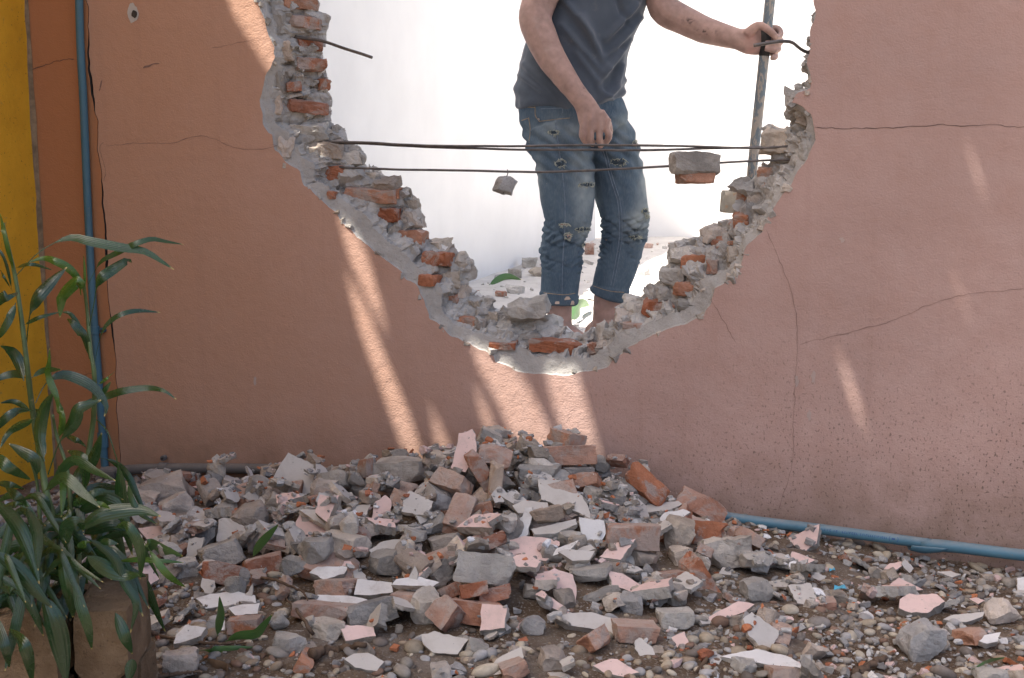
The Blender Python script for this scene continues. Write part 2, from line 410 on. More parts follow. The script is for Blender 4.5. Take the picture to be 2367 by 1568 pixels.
# front skin and back face
uL, uR, ZB = wall_uz(205, 700)[0], 3.2, -0.45
crackp = [(196, -1000), (197, 0), (205, 20), (203, 60), (207, 75), (204, 110), (206, 160), (212, 200), (217, 235), (220, 262), (228, 282), (226, 310), (226, 345), (230, 372),
          (233, 392), (236, 420), (239, 445), (236, 470), (244, 520), (246, 560), (247, 600), (248, 650), (250, 690), (253, 720), (257, 740), (262, 790), (268, 830), (266, 870), (272, 905), (270, 950), (276, 1010), (278, 1180)]
crk = np.array([wall_uz(*p) for p in crackp]); crk[0, 1] = ZTOP; crk[-1, 1] = ZB
zc = np.linspace(ZTOP, ZB, 260); uc = np.interp(-zc, -crk[:, 1], crk[:, 0]) + fbm(np.stack([zc * 40, zc * 0, zc * 0], 1), 4, 77) * 0.0022
wid = 0.0010 + 0.0045 * np.clip(vnoise(np.stack([zc * 9, zc * 0, zc * 0], 1), 66) + 0.15, 0, 1) * smooth(zc, 0.15, 0.6)
def sheet(name, outline, v, mat, flip=False):
    P = [Vector((u, v, z)) for u, z in outline]
    tri = tessellate_polygon([P])
    o = mesh_obj(name, P, [t[::-1] if flip else t for t in tri], mat, wall)
    return o
front = list(map(tuple, Ar)) + [(uR, ZTOP), (uR, ZB)] + [(uc[i] + wid[i], zc[i]) for i in range(len(zc) - 1, -1, -1)]
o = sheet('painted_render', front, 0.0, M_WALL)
def face_front(o):
    bm = bmesh.new(); bm.from_mesh(o.data)
    for f in bm.faces:
        if f.normal.y > 0: f.normal_flip()
    bm.to_mesh(o.data); bm.free()
face_front(o)
uLL = wall_uz(60, 300)[0] - 0.25
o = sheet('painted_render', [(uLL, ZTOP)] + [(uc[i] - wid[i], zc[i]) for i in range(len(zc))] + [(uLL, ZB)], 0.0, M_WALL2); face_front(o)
# lips of the long crack and its dark bottom
V = [(uc[i] + wid[i], 0, zc[i]) for i in range(len(zc))] + [(uc[i] + wid[i] * 0.3, 0.035, zc[i]) for i in range(len(zc))] + [(uc[i] - wid[i] * 0.3, 0.035, zc[i]) for i in range(len(zc))] + [(uc[i] - wid[i], 0, zc[i]) for i in range(len(zc))]
k = len(zc); Fq = []
for j in range(3):
    Fq += [(j * k + i, j * k + i + 1, (j + 1) * k + i + 1, (j + 1) * k + i) for i in range(k - 1)]
M_DARK = simple_mat('dark_crack_grit', (0.05, 0.042, 0.036), 0.95, 0.3, 40)
mesh_obj('crack_recess', V, Fq, M_DARK, wall)
back = [(u, z) for u, z in loc.reshape(ns, NW, 3)[:, -1][:, [0, 2]]] + [(uR, ZTOP), (uR, ZB), (uLL, ZB), (uLL, ZTOP)]
bv = float(np.median(loc.reshape(ns, NW, 3)[:, -1, 1]))
M_WHITEWALL = simple_mat('white_limewash', (0.80, 0.79, 0.77), 0.85, 0.04, 3, bmp=0.12, spec=0.15)
P = [Vector((u, loc.reshape(ns, NW, 3)[i, -1, 1] if i < ns else bv, z)) for i, (u, z) in enumerate(back)]
mesh_obj('back_render', P, tessellate_polygon([[Vector((p.x, p.z, 0)) for p in P]]), M_WHITEWALL, wall)
for u0, u1, nm in ((float(Ar[-1, 0]), uR, 'coping'), (uLL, float(Ar[0, 0]), 'coping')):
    vb, fb = box_data(u0, u1, -0.02, T + 0.03, ZTOP + 0.003, ZTOP + 0.05)
    mesh_obj(nm, vb, fb, M_MORTAR, wall)

# hairline cracks and chips in the paint: thin dark seams lying in the surface
def seam(pts, wd, name='crack', mat=None, nn=60):
    q = spline([wall_uz(*p) for p in pts], nn) if len(pts) > 2 else np.array([wall_uz(*p) for p in pts])
    q = q + np.stack([fbm(np.c_[q * 60, q[:, :1] * 0], 3, 5), fbm(np.c_[q * 60, q[:, :1] * 0], 3, 9)], 1) * 0.0025
    t = np.gradient(q, axis=0); t /= np.linalg.norm(t, axis=1, keepdims=True) + 1e-9
    nn_ = np.stack([-t[:, 1], t[:, 0]], 1)
    k = len(q); ww = wd * (0.35 + 0.65 * np.abs(vnoise(np.c_[q * 35, q[:, :1] * 0], 3)))[:, None]
    ww[0] = ww[-1] = 0.00015
    V = [(a[0], -0.0012, a[1]) for a in q + nn_ * ww] + [(a[0], -0.0012, a[1]) for a in q - nn_ * ww]
    o = mesh_obj(name, V, [(i, i + 1, k + i + 1, k + i) for i in range(k - 1)], mat or M_SEAM, wall)
    return o
M_SEAM = simple_mat('hairline_crack', (0.11, 0.075, 0.06), 0.95, 0.3, 60, bmp=0)
M_SEAM2 = simple_mat('faint_hairline_crack', (0.24, 0.15, 0.12), 0.95, 0.2, 60, bmp=0)
seam([(246, 338), (330, 330), (405, 331), (430, 320), (460, 315), (500, 321), (520, 333), (560, 344), (600, 345), (640, 338), (625, 335)], 0.0011, mat=M_SEAM2)
seam([(72, 162), (100, 152), (140, 140), (172, 138)], 0.0016)
seam([(1882, 296), (1960, 297), (2060, 296), (2150, 291), (2180, 289), (2230, 292), (2300, 289), (2367, 294), (2500, 298)], 0.0013)
seam([(1772, 530), (1800, 600), (1825, 660), (1840, 730), (1842, 800), (1838, 900), (1834, 980), (1830, 1080), (1800, 1180)], 0.0009, mat=M_SEAM2)
seam([(1850, 795), (1960, 770), (2060, 742), (2150, 705), (2240, 680), (2367, 668)], 0.0009, mat=M_SEAM2)
seam([(490, 112), (560, 98), (620, 84)], 0.0007, mat=M_SEAM2)
seam([(1700, 790), (1660, 720), (1640, 690)], 0.0008, mat=M_SEAM2)
seam([(330, 158), (350, 150), (368, 146)], 0.0035, 'scuff_mark', mat=M_SEAM2, nn=12)
seam([(237, 184), (232, 200), (228, 212)], 0.0035, 'scuff_mark', mat=M_SEAM2, nn=12)
seam([(190, 870), (210, 862), (222, 868)], 0.0012)
seam([(240, 330), (232, 345), (244, 400), (240, 420)], 0.0009)
# bolt hole with its patch of filler
def disc(cx, cy, rx, ry, v, mat, name, jit=0.15, sd=1):
    c = wall_uz(cx, cy); an = np.linspace(0, 2 * math.pi, 29)[:-1]
    r = 1 + jit * fbm(np.stack([np.cos(an) * 2, np.sin(an) * 2, an * 0 + sd], 1), 3, sd)
    V = [(c[0], v, c[1])] + [(c[0] + math.cos(a) * rx * q, v, c[1] + math.sin(a) * ry * q) for a, q in zip(an, r)]
    return mesh_obj(name, V, [(0, 1 + (i + 1) % 28, 1 + i) for i in range(28)], mat, wall)
disc(309, 30, 0.020, 0.029, -0.0018, M_GREYCHIP, 'filler_patch', 0.25, 4)
disc(312, 33, 0.010, 0.012, -0.0034, M_DARK, 'bolt_hole', 0.15, 8)
M_SCAR = chip_paint_mat('bare_scar', (0.50, 0.38, 0.33), 0.3)
for i, (x, y, rx, ry) in enumerate([(1946, 555, .006, .008), (1842, 880, .005, .013), (1880, 870, .005, .016), (1870, 960, .005, .014), (590, 880, .006, .016)]):
    disc(x, y, rx, ry, -0.0012, M_SCAR if i < 5 else M_SCAR, 'paint_scar', 0.5, 20 + i)

# ------------------------------------------------------------------ broken solids: dense boxes cut by planes and roughened
_grid = {}
def cube_grid(nsub):
    if nsub not in _grid:
        bm = bmesh.new(); bmesh.ops.create_cube(bm, size=2)
        bmesh.ops.subdivide_edges(bm, edges=bm.edges[:], cuts=nsub, use_grid_fill=True)
        bm.verts.ensure_lookup_table()
        _grid[nsub] = (np.array([v.co[:] for v in bm.verts]), [tuple(v.index for v in f.verts) for f in bm.faces]); bm.free()
    return _grid[nsub]
def solid(seed, dims, nsub=8, cuts=4, depth=0.35, rnd=0.10, rough=0.03, ends=0.0, fine=True):
    """dims = full size; cuts planes slice off corners; ends = roughness of the two ends along x"""
    g = np.random.default_rng(seed); V, Fc = cube_grid(nsub); V = V.copy(); d = np.array(dims) / 2
    q = V / (np.abs(V) ** 6).sum(1, keepdims=True) ** (1 / 6.0)
    V = V * (1 - rnd) + q * rnd
    V = V * d
    V[:, 0] += V[:, 1] * g.uniform(-.12, .12); V[:, 2] += V[:, 0] * g.uniform(-.06, .06)
    if ends:
        for sgn in (-1, 1):
            amt = ends * g.uniform(0.2, 1)
            k = np.clip(sgn * V[:, 0] / d[0], 0, 1) ** 1.5
            V[:, 0] += k * d[0] * amt * (fbm(np.c_[V[:, 0] * 0, V[:, 1] / d[1] * 1.2, V[:, 2] / d[2] * 1.2] + seed * 3.1, 3, seed % 97) * 0.6 + V[:, 1] / d[1] * g.uniform(-.6, .6))
    for _ in range(cuts):
        nv = g.normal(size=3); nv /= np.linalg.norm(nv)
        ext = np.abs(nv * d).sum(); off = ext * (1 - depth * g.uniform(0.3, 1.0))
        e = V @ nv - off; m = e > 0
        V[m] -= np.outer(e[m], nv)
    if nsub >= 6:                                     # knocked-off corners and edges
        for _ in range(7):
            nv = np.sign(g.normal(size=3)) * (g.random(3) > 0.25) + g.normal(0, 0.25, 3); nv = nv / d; nv /= np.linalg.norm(nv)
            m0 = (V @ nv).max(); e = V @ nv - (m0 - min(d) * g.uniform(0.05, 0.28)); m = e > 0
            V[m] -= np.outer(e[m], nv)
    sz = min(dims)
    V += np.stack([fbm(V / sz * 2.2 + seed, 3, s + seed % 89) for s in (1, 2, 3)], 1) * rough * sz
    if fine: V += np.stack([vnoise(V / sz * 9 + seed, s + 7) for s in (1, 2, 3)], 1) * rough * 0.25 * sz
    return V, Fc
def solid_obj(name, seed, dims, mat, parent=None, **kw):
    V, Fc = solid(seed, dims, **kw)
    return mesh_obj(name, V, Fc, mat, parent)

# bricks and mortar lumps bedded in the broken edge, where the photograph shows them
def core_hit(x, y):
    d = ray(x, y); h = core_bvh.ray_cast(CAM, d)
    return h[0] if h[0] is not None else on_plane(x, y, W0 - WN * 0.08, WN)
WROT = Matrix.Rotation(-math.atan(TW), 3, 'Z')
WB = [(690, 8, 80, 28), (703, 55, 78, 28), (713, 103, 58, 25), (715, 151, 70, 28), (675, 203, 34, 22), (745, 197, 28, 25), (708, 247, 88, 28),
      (762, 402, 92, 30), (775, 452, 20, 18), (858, 452, 120, 34), (912, 447, 34, 22), (900, 497, 52, 32), (950, 549, 68, 34), (1013, 598, 66, 30), (993, 648, 46, 26),
      (1050, 694, 30, 30), (1085, 743, 42, 28), (1285, 800, 114, 29), (1375, 806, 28, 27), (1165, 796, 62, 16), (1525, 712, 74, 36), (1585, 667, 50, 31),
      (1603, 600, 54, 28), (1647, 612, 24, 32), (1663, 555, 38, 28), (1720, 455, 30, 36), (1713, 510, 34, 34), (1775, 403, 44, 30), (1692, 563, 18, 10), (1465, 753, 46, 15)]
for i, (x, y, pw, ph) in enumerate(WB):
    h = core_hit(x, y); dist = (h - CAM).dot(Vector((0, math.cos(PITCH), -math.sin(PITCH)))); s = dist / F
    o = solid_obj('brick', 300 + i, (pw * s * 1.02, 0.07, ph * s * 1.02), M_BRICK_RED if i % 3 else M_BRICK, wall, nsub=7, cuts=4, depth=0.22, rnd=0.12, rough=0.10)
    g = random.Random(i)
    tilt = Euler((R(g.uniform(-8, 8)), R(g.uniform(-3, 4)), 0)).to_matrix()
    fac = 0.30 if i < 7 else 0.0
    if i < 7: tilt = Matrix.Rotation(R(38), 3, 'Z') @ tilt
    pos = h + ray(x, y) * 0.024
    o.matrix_parent_inverse = WM.inverted(); o.matrix_world = Matrix.Translation(pos) @ (WROT @ tilt).to_4x4()
LUMPS = [(1222, 716, 100, 55, 80, 0), (1245, 752, 105, 42, 90, 0), (1135, 738, 38, 36, 50, 0), (1163, 758, 30, 26, 50, 0), (1112, 752, 26, 34, 40, 1), (1295, 772, 30, 24, 50, 0), (1340, 782, 26, 16, 40, 0),
         (1803, 325, 84, 72, 110, 0), (1862, 272, 34, 42, 60, 1), (1865, 340, 30, 70, 50, 0), (1580, 590, 75, 40, 100, 0), (1650, 540, 60, 34, 90, 1), (1560, 645, 60, 42, 90, 0), (1470, 715, 60, 44, 90, 0),
         (1440, 735, 44, 32, 70, 1), (1540, 680, 44, 34, 60, 0), (1745, 470, 34, 60, 60, 1), (1700, 590, 46, 40, 60, 0), (1640, 660, 50, 44, 60, 1), (1590, 710, 50, 40, 60, 0), (1690, 640, 26, 26, 40, 1),
         (720, 305, 90, 44, 80, 0), (750, 345, 100, 46, 80, 1), (662, 340, 44, 64, 40, 1), (810, 370, 60, 34, 60, 0), (900, 425, 50, 30, 60, 1), (945, 475, 56, 46, 70, 0), (955, 510, 46, 36, 70, 1),
         (1010, 565, 60, 22, 60, 0), (1065, 605, 44, 40, 60, 0), (1040, 645, 50, 40, 60, 0), (1065, 675, 44, 34, 60, 1), (1100, 705, 40, 30, 60, 0), (640, 250, 36, 70, 40, 1), (640, 190, 40, 60, 40, 0), (655, 120, 46, 50, 40, 1), (640, 50, 40, 60, 40, 0), (780, 305, 26, 26, 50, 0),
         (1395, 800, 34, 30, 50, 1), (1420, 770, 50, 20, 60, 0), (1225, 775, 60, 16, 50, 0), (860, 410, 60, 24, 60, 0)]
for i, (x, y, pw, ph, dp, mt) in enumerate(LUMPS):
    h = core_hit(x, y); s = (h - CAM).length / F
    o = solid_obj('mortar_lump', 500 + i, (pw * s * 0.92, dp * s, ph * s * 0.92), M_MORTAR if mt == 0 else M_MORTAR_D, wall, nsub=8, cuts=7, depth=0.42, rough=0.11)
    g = random.Random(i + 90)
    o.matrix_parent_inverse = WM.inverted()
    o.matrix_world = Matrix.Translation(h + ray(x, y) * dp * s * (0.30 if i in (0, 1, 7, 10, 11, 12) else 0.43)) @ (WROT @ Euler((R(g.uniform(-15, 15)), R(g.uniform(-10, 10)), R(g.uniform(-20, 20)))).to_matrix()).to_4x4()
# small spalls along the lip of the paint
for i in range(70):
    q = Ar[int(rng.uniform(0.12, 0.9) * ns)]
    o = solid_obj('render_spall', 900 + i, tuple(rng.uniform(0.008, 0.026, 3)), M_MORTAR, wall, nsub=2, cuts=4, depth=0.5, rough=0.1, fine=False)
    o.location = (q[0] + rng.normal(0, .005), 0.007, q[1] + rng.normal(0, .005)); o.rotation_euler = tuple(rng.uniform(0, 6, 3))

# ------------------------------------------------------------------ the side wall, the yard beyond and the added unseen roof that shades this side
cu = wall_uz(62, 0)[0]
yw = empty('yellow_wall', WM); tag(yw, 'weathered yellow wall meeting the pink wall at the far left corner', 'wall')
cb = np.array([wall_uz(55, 0), wall_uz(75, 250), wall_uz(95, 560), wall_uz(112, 850)])
uy = float(cb[:, 0].mean())
nv_, nz_ = 90, 110
vs = -np.linspace(0, 1, nv_) ** 1.6 * 4.5 - 0.002; zs = np.linspace(-0.4, 2.9, nz_)
vg, zg = np.meshgrid(vs, zs); vg, zg = vg.ravel(), zg.ravel()
xg = uy + fbm(np.stack([vg * 9, vg * 0, zg * 9], 1), 4, 8) * 0.003 + np.exp(vg / 0.012) * 0.004
idx = np.arange(nv_ * nz_).reshape(nz_, nv_)
M_YEL, n, l, b = new_mat('ochre_yellow_paint', 0.75, 0.2)
tc = n.new('ShaderNodeTexCoord'); v = tc.outputs['Object']
a = noise(n, l, v, 6, 5, 0.65)
c = mix(n, l, ramp(n, l, a, [(0.3, 0), (0.7, 1)]), (0.66, 0.34, 0.025), (0.82, 0.44, 0.035))
c = mix(n, l, ramp(n, l, noise(n, l, v, 20, 6, 0.75, 0.6), [(0.60, 0), (0.68, 0.65)]), c, (0.40, 0.24, 0.06))
c = mix(n, l, ramp(n, l, noise(n, l, v, 13, 6, 0.75, 1.0), [(0.66, 0), (0.69, 0.85)]), c, (0.30, 0.23, 0.15))
c = mix(n, l, ramp(n, l, noise(n, l, v, 120, 3, 0.6), [(0.66, 0), (0.70, 0.7)]), c, (0.10, 0.06, 0.02))
l.new(c, b.inputs['Base Color'])
p_ = bump(n, l, b, noise(n, l, v, 40, 5, 0.7), 0.5, 0.005)
mesh_obj('painted_render', np.stack([xg, vg, zg], 1), np.stack([idx[:-1, :-1], idx[:-1, 1:], idx[1:, 1:], idx[1:, :-1]], -1).reshape(-1, 4)[:, ::-1], M_YEL, yw, True)
vb, fb = box_data(uy - 0.24, uy - 0.02, -4.5, 0.0, -0.4, 2.9)
mesh_obj('masonry', vb, fb, M_MORTAR, yw)
# bare cement fillet in the corner
zf = np.linspace(-0.35, 2.6, 150); wf = 0.007 + 0.003 * fbm(np.stack([zf * 9, zf * 0, zf * 0], 1), 4, 3)
V = [(uy + 0.001, -0.004 - w_ * 1.1, z) for z, w_ in zip(zf, wf)] + [(uy + 0.004 + w_ * .3, -0.004 - w_ * .3, z) for z, w_ in zip(zf, wf)] + [(uy + 0.006 + w_ * 0.9, -0.002, z) for z, w_ in zip(zf, wf)]
k = len(zf)
mesh_obj('cement_fillet', V, [(j * k + i, (j + 1) * k + i, (j + 1) * k + i + 1, j * k + i + 1) for j in range(2) for i in range(k - 1)], simple_mat('grimy_fillet', (0.24, 0.17, 0.10), 0.9, 0.4, 30), yw)

YZ = 0.30                                     # the yard beyond lies a step higher
def lay(x, y): return on_plane(x, y, Vector((0, 0, YZ)), Vector((0, 0, 1)))
c0, c1 = lay(1113, 642), lay(1376, 553)
dirw = (c1 - c0).normalized(); start = c0 - dirw * (((c0 - W0).dot(-WN) - 0.22) / dirw.dot(-WN))
def slab_wall(name, p, q, h, th, side, label):
    d = (q - p).normalized(); nn = Vector((-d.y, d.x, 0)) * side
    base = [p, q, q + nn * th, p + nn * th]
    V = [(b_.x, b_.y, YZ - 0.3) for b_ in base] + [(b_.x, b_.y, YZ + h) for b_ in base]
    Fc = [(0, 1, 5, 4), (1, 2, 6, 5), (2, 3, 7, 6), (3, 0, 4, 7), (4, 5, 6, 7)]
    t_ = empty(name); tag(t_, label, 'wall')
    mesh_obj('wall_face', V, Fc, M_WHITEWALL, t_)
    cpv = [(*(b_ + nn * (-0.03 if i < 2 else 0.03)).xy, YZ + h + 0.003) for i, b_ in enumerate(base)] + [(*(b_ + nn * (-0.03 if i < 2 else 0.03)).xy, YZ + h + 0.06) for i, b_ in enumerate(base)]
    mesh_obj('coping', cpv, Fc + [(3, 2, 1, 0)], M_WHITEWALL, t_)
slab_wall('white_wall', start, c1, 1.90, 0.15, 1, 'white painted yard wall running back on the left beyond the hole')
slab_wall('white_wall', c1 + Vector((-0.1, 0.16, 0)), c1 + Vector((9, 0.16, 0)), 2.6, 0.15, 1, 'white painted wall closing the far end of the yard behind the man')
M_YARD, n, l, b = new_mat('dusty_yard_floor', 0.95, 0.1)
tc = n.new('ShaderNodeTexCoord'); v = tc.outputs['Object']
c = mix(n, l, ramp(n, l, noise(n, l, v, 5, 6, 0.65), [(0.3, 0), (0.7, 1)]), (0.55, 0.52, 0.48), (0.72, 0.69, 0.65))
c = mix(n, l, ramp(n, l, noise(n, l, v, 40, 5, 0.7), [(0.58, 0), (0.72, 0.6)]), c, (0.30, 0.24, 0.19))
l.new(c, b.inputs['Base Color']); bump(n, l, b, noise(n, l, v, 30, 6, 0.7), 0.8, 0.02)
gx, gy = np.meshgrid(np.linspace(-3.2, 9.5, 150), np.linspace(0.10, 9, 130))
pu = np.stack([gx.ravel(), gy.ravel(), gx.ravel() * 0], 1)
pz = YZ + fbm(pu * 4, 4, 12) * 0.008
idx = np.arange(150 * 130).reshape(130, 150)
P3 = [WM @ Vector((a_, b_, c_)) for a_, b_, c_ in zip(pu[:, 0], pu[:, 1], pz)]
yard = mesh_obj('yard_floor', P3, np.stack([idx[:-1, :-1], idx[:-1, 1:], idx[1:, 1:], idx[1:, :-1]], -1).reshape(-1, 4), M_YARD, None, True); tag(yard, kind='structure')

# roof: added unseen sheet shading this side, holes cut to shape the sun streaks
HR = 5.5
def occluder_pt(x, y):
    u, z = wall_uz(x, y); k = (HR - z) / SUN.z
    p = wpt(u, 0, z) + SUN * k
    return (wall_u(p.x, p.y), wall_n(p.x, p.y))
STREAKS = [[(505, -140), (560, -140), (592, 0), (640, 120), (652, 190), (622, 165), (575, 90), (530, 20)],
           [(780, 490), (812, 512), (850, 590), (890, 735), (874, 745), (834, 660), (803, 590)],
           [(800, 640), (840, 690), (898, 840), (948, 960), (990, 1090), (948, 1085), (884, 910), (832, 770)],
           [(1080, 770), (1165, 815), (1225, 900), (1262, 970), (1310, 1080), (1215, 1080), (1150, 930), (1100, 840)],
           [(1252, 820), (1322, 820), (1352, 920), (1392, 1060), (1322, 1060), (1282, 950)],
           [(1000, 955), (1022, 985), (1052, 1070), (1015, 1070)], [(1100, 915), (1125, 930), (1150, 1010), (1125, 1010)],
           [(1938, 830), (1960, 850), (2002, 985), (1978, 960)], [(2232, 330), (2250, 360), (2280, 455), (2262, 430)], [(2205, 650), (2218, 660), (2238, 720), (2222, 700)]]
cu_ = bpy.data.curves.new('occluder_outline', 'CURVE'); cu_.dimensions = '2D'; cu_.fill_mode = 'BOTH'; cu_.extrude = 0.004
def poly(pts):
    s = cu_.splines.new('POLY'); s.points.add(len(pts) - 1); s.use_cyclic_u = True
    for p, q in zip(s.points, pts): p.co = (q[0], q[1], 0, 1)
poly([(-3.75, 0.12), (0.6, 0.12), (0.6, 3.5), (-3.75, 3.5)])
for st in STREAKS:
    poly([occluder_pt(*p) for p in st])
tmp = bpy.data.objects.new('occluder_tmp', cu_); COL.objects.link(tmp)
dg = bpy.context.evaluated_depsgraph_get()
rme = bpy.data.meshes.new_from_object(tmp.evaluated_get(dg)); bpy.data.objects.remove(tmp, do_unlink=True)
occluder = empty('added_shade_canopy', Matrix(((WD.x, WN.x, 0, W0.x), (WD.y, WN.y, 0, W0.y), (0, 0, 1, 0), (0, 0, 0, 1)))); occluder.location.z = 0
tag(occluder, 'added unseen roof on posts above the near side of the wall', 'occluder')
M_SHEET = simple_mat('occluder_sheet_grey', (0.33, 0.30, 0.27), 0.6, 0.3, 3, 0.0)
rme.materials.clear(); rme.materials.append(M_SHEET)
ro = link_mesh('streak_hole_sheet', rme, occluder); ro.location.z = HR
M_POST = simple_mat('occluder_timber', (0.20, 0.15, 0.10), 0.85, 0.35, 12)
for nn_ in (0.3, 1.95, 3.4):  # supports for the added sheet, also out of view
    vb, fb = box_data(-3.74, -3.60, nn_ - 0.07, nn_ + 0.07, -0.2, HR - 0.165); mesh_obj('occluder_post', vb, [f[::-1] for f in fb], M_POST, occluder)
    vb, fb = box_data(-3.74, 0.58, nn_ - 0.05, nn_ + 0.05, HR - 0.16, HR - 0.008); mesh_obj('occluder_beam', vb, [f[::-1] for f in fb], M_POST, occluder)
# ------------------------------------------------------------------ ground
def ground_h(x, y):
    x = np.asarray(x, float); y = np.asarray(y, float)
    u = (x - W0.x) * WD.x + (y - W0.y) * WD.y; n_ = (x - W0.x) * WN.x + (y - W0.y) * WN.y
    g = -0.13 * smooth(u, 0.15, 1.55) * smooth(n_, 2.2, 0.0) - 0.06 * smooth(-u, 0.35, 1.4) * smooth(n_, 1.2, 0.0)
    return g
def mound(x, y):
    x = np.asarray(x, float); y = np.asarray(y, float)
    u = (x - W0.x) * WD.x + (y - W0.y) * WD.y; n_ = (x - W0.x) * WN.x + (y - W0.y) * WN.y
    m = 0.165 * np.exp(-((u - 0.03) / 0.36) ** 2 - ((n_ - 0.10) / 0.42) ** 2)
    m += 0.048 * np.exp(-((u + 0.80) / 0.55) ** 2 - ((n_ - 0.36) / 0.30) ** 2)
    m += 0.040 * np.exp(-((u + 0.02) / 0.5) ** 2 - ((n_ - 0.62) / 0.35) ** 2)
    m += 0.012 * np.exp(-((u - 0.70) / 0.22) ** 2 - ((n_ - 0.30) / 0.25) ** 2)
    return m
def fine_axis(a, b, step, far):
    c = np.arange(a, b + step, step); o = np.geomspace(0.05, far, 16)
    return np.r_[a - o[::-1], c, b + o]
ax, ay = fine_axis(-2.0, 2.0, 0.014, 40), fine_axis(1.7, 4.3, 0.014, 40)
gx, gy = np.meshgrid(ax, ay); fx, fy = gx.ravel(), gy.ravel()
p2 = np.stack([fx, fy, fx * 0], 1)
gz = ground_h(fx, fy) + mound(fx, fy) * 0.8 + fbm(p2 * 7, 5, 44) * 0.009 + fbm(p2 * 40, 3, 45) * 0.0035
idx = np.arange(len(fx)).reshape(len(ay), len(ax))
M_SOIL, n, l, b = new_mat('damp_gritty_soil', 0.95, 0.15)
tc = n.new('ShaderNodeTexCoord'); v = tc.outputs['Object']
c = mix(n, l, ramp(n, l, noise(n, l, v, 8, 6, 0.7), [(0.3, 0), (0.7, 1)]), (0.085, 0.055, 0.036), (0.21, 0.155, 0.105))
c = mix(n, l, ramp(n, l, noise(n, l, v, 170, 3, 0.6), [(0.56, 0), (0.66, 0.8)]), c, (0.36, 0.33, 0.29))
c = mix(n, l, ramp(n, l, noise(n, l, v, 95, 3, 0.6), [(0.66, 0), (0.70, 0.8)]), c, (0.30, 0.15, 0.09))
c = mix(n, l, ramp(n, l, noise(n, l, v, 4, 4, 0.6), [(0.48, 0), (0.66, 0.55)]), c, (0.27, 0.24, 0.21))
l.new(c, b.inputs['Base Color'])
p_ = bump(n, l, b, noise(n, l, v, 60, 5, 0.7), 0.9, 0.012); bump(n, l, b, noise(n, l, v, 220, 3, 0.7), 0.8, 0.004, p_)
go = mesh_obj('ground', np.stack([fx, fy, gz], 1), np.stack([idx[:-1, :-1], idx[:-1, 1:], idx[1:, 1:], idx[1:, :-1]], -1).reshape(-1, 4), M_SOIL, None, True); tag(go, kind='structure')

# ------------------------------------------------------------------ rubble: pieces dropped one after another on a height map
HX0, HY0, HS = -1.9, 1.75, 0.008
hnx, hny = int(3.8 / HS), int(2.6 / HS)
hxs = HX0 + (np.arange(hnx) + 0.5) * HS; hys = HY0 + (np.arange(hny) + 0.5) * HS
HXX, HYY = np.meshgrid(hxs, hys)
HM = ground_h(HXX, HYY) + mound(HXX, HYY) * 0.8
HERO = np.zeros_like(HM, bool); BASE = HM.copy(); MO = mound(HXX, HYY)
_pp = np.stack([HXX.ravel(), HYY.ravel(), HXX.ravel() * 0], 1)
FGR = fbm(_pp * 7, 5, 44).reshape(HM.shape); PGR = vnoise(_pp * 3, 8).reshape(HM.shape)
def gsample(A_, x, y): return float(A_[int(min(max((y - HY0) / HS, 0), hny - 1)), int(min(max((x - HX0) / HS, 0), hnx - 1))])
def hsample(x, y):
    i = int(min(max((x - HX0) / HS, 0), hnx - 1)); j = int(min(max((y - HY0) / HS, 0), hny - 1)); return HM[j, i]
def window(cx, cy, r):
    i0, i1 = max(int((cx - r - HX0) / HS), 0), min(int((cx + r - HX0) / HS) + 1, hnx)
    j0, j1 = max(int((cy - r - HY0) / HS), 0), min(int((cy + r - HY0) / HS) + 1, hny)
    return slice(j0, j1), slice(i0, i1)
def stamp(V, M, hero=False):
    """raise the height map by the placed vertices' upper envelope"""
    P = np.asarray(V) @ np.array(M.to_3x3()).T + np.array(M.translation)
    c = P.mean(0); r = np.abs(P[:, :2] - c[:2]).max() + 0.01
    w = window(c[0], c[1], r)
    if HM[w].size == 0: return
    top = P[P[:, 2] > c[2] - 0.005]
    i = ((top[:, 0] - HX0) / HS).astype(int); j = ((top[:, 1] - HY0) / HS).astype(int)
    ok = (i >= 0) & (i < hnx) & (j >= 0) & (j < hny)
    np.maximum.at(HM, (j[ok], i[ok]), top[ok, 2] - 0.002)
    # close small gaps between stamped vertices
    sub = HM[w]; pad = np.pad(sub, 1, mode='edge')
    nb = np.median(np.stack([pad[a:a + sub.shape[0], b_:b_ + sub.shape[1]] for a in range(3) for b_ in range(3)]), axis=0)
    HM[w] = np.maximum(sub, nb)
    if hero: HERO[j[ok], i[ok]] = True
def slope_at(x, y, r=0.05):
    return Vector((-(hsample(x + r, y) - hsample(x - r, y)) / (2 * r), -(hsample(x, y + r) - hsample(x, y - r)) / (2 * r), 1)).normalized()
def px_drop(x, y, rest):
    """point on the line of sight that lies `rest` above the pieces already there"""
    d = ray(x, y); t = 2.0
    while t < 5:
        p = CAM + d * t
        if p.z <= hsample(p.x, p.y) + rest or wall_n(p.x, p.y) < 0.05: return p
        t += 0.004
    return p

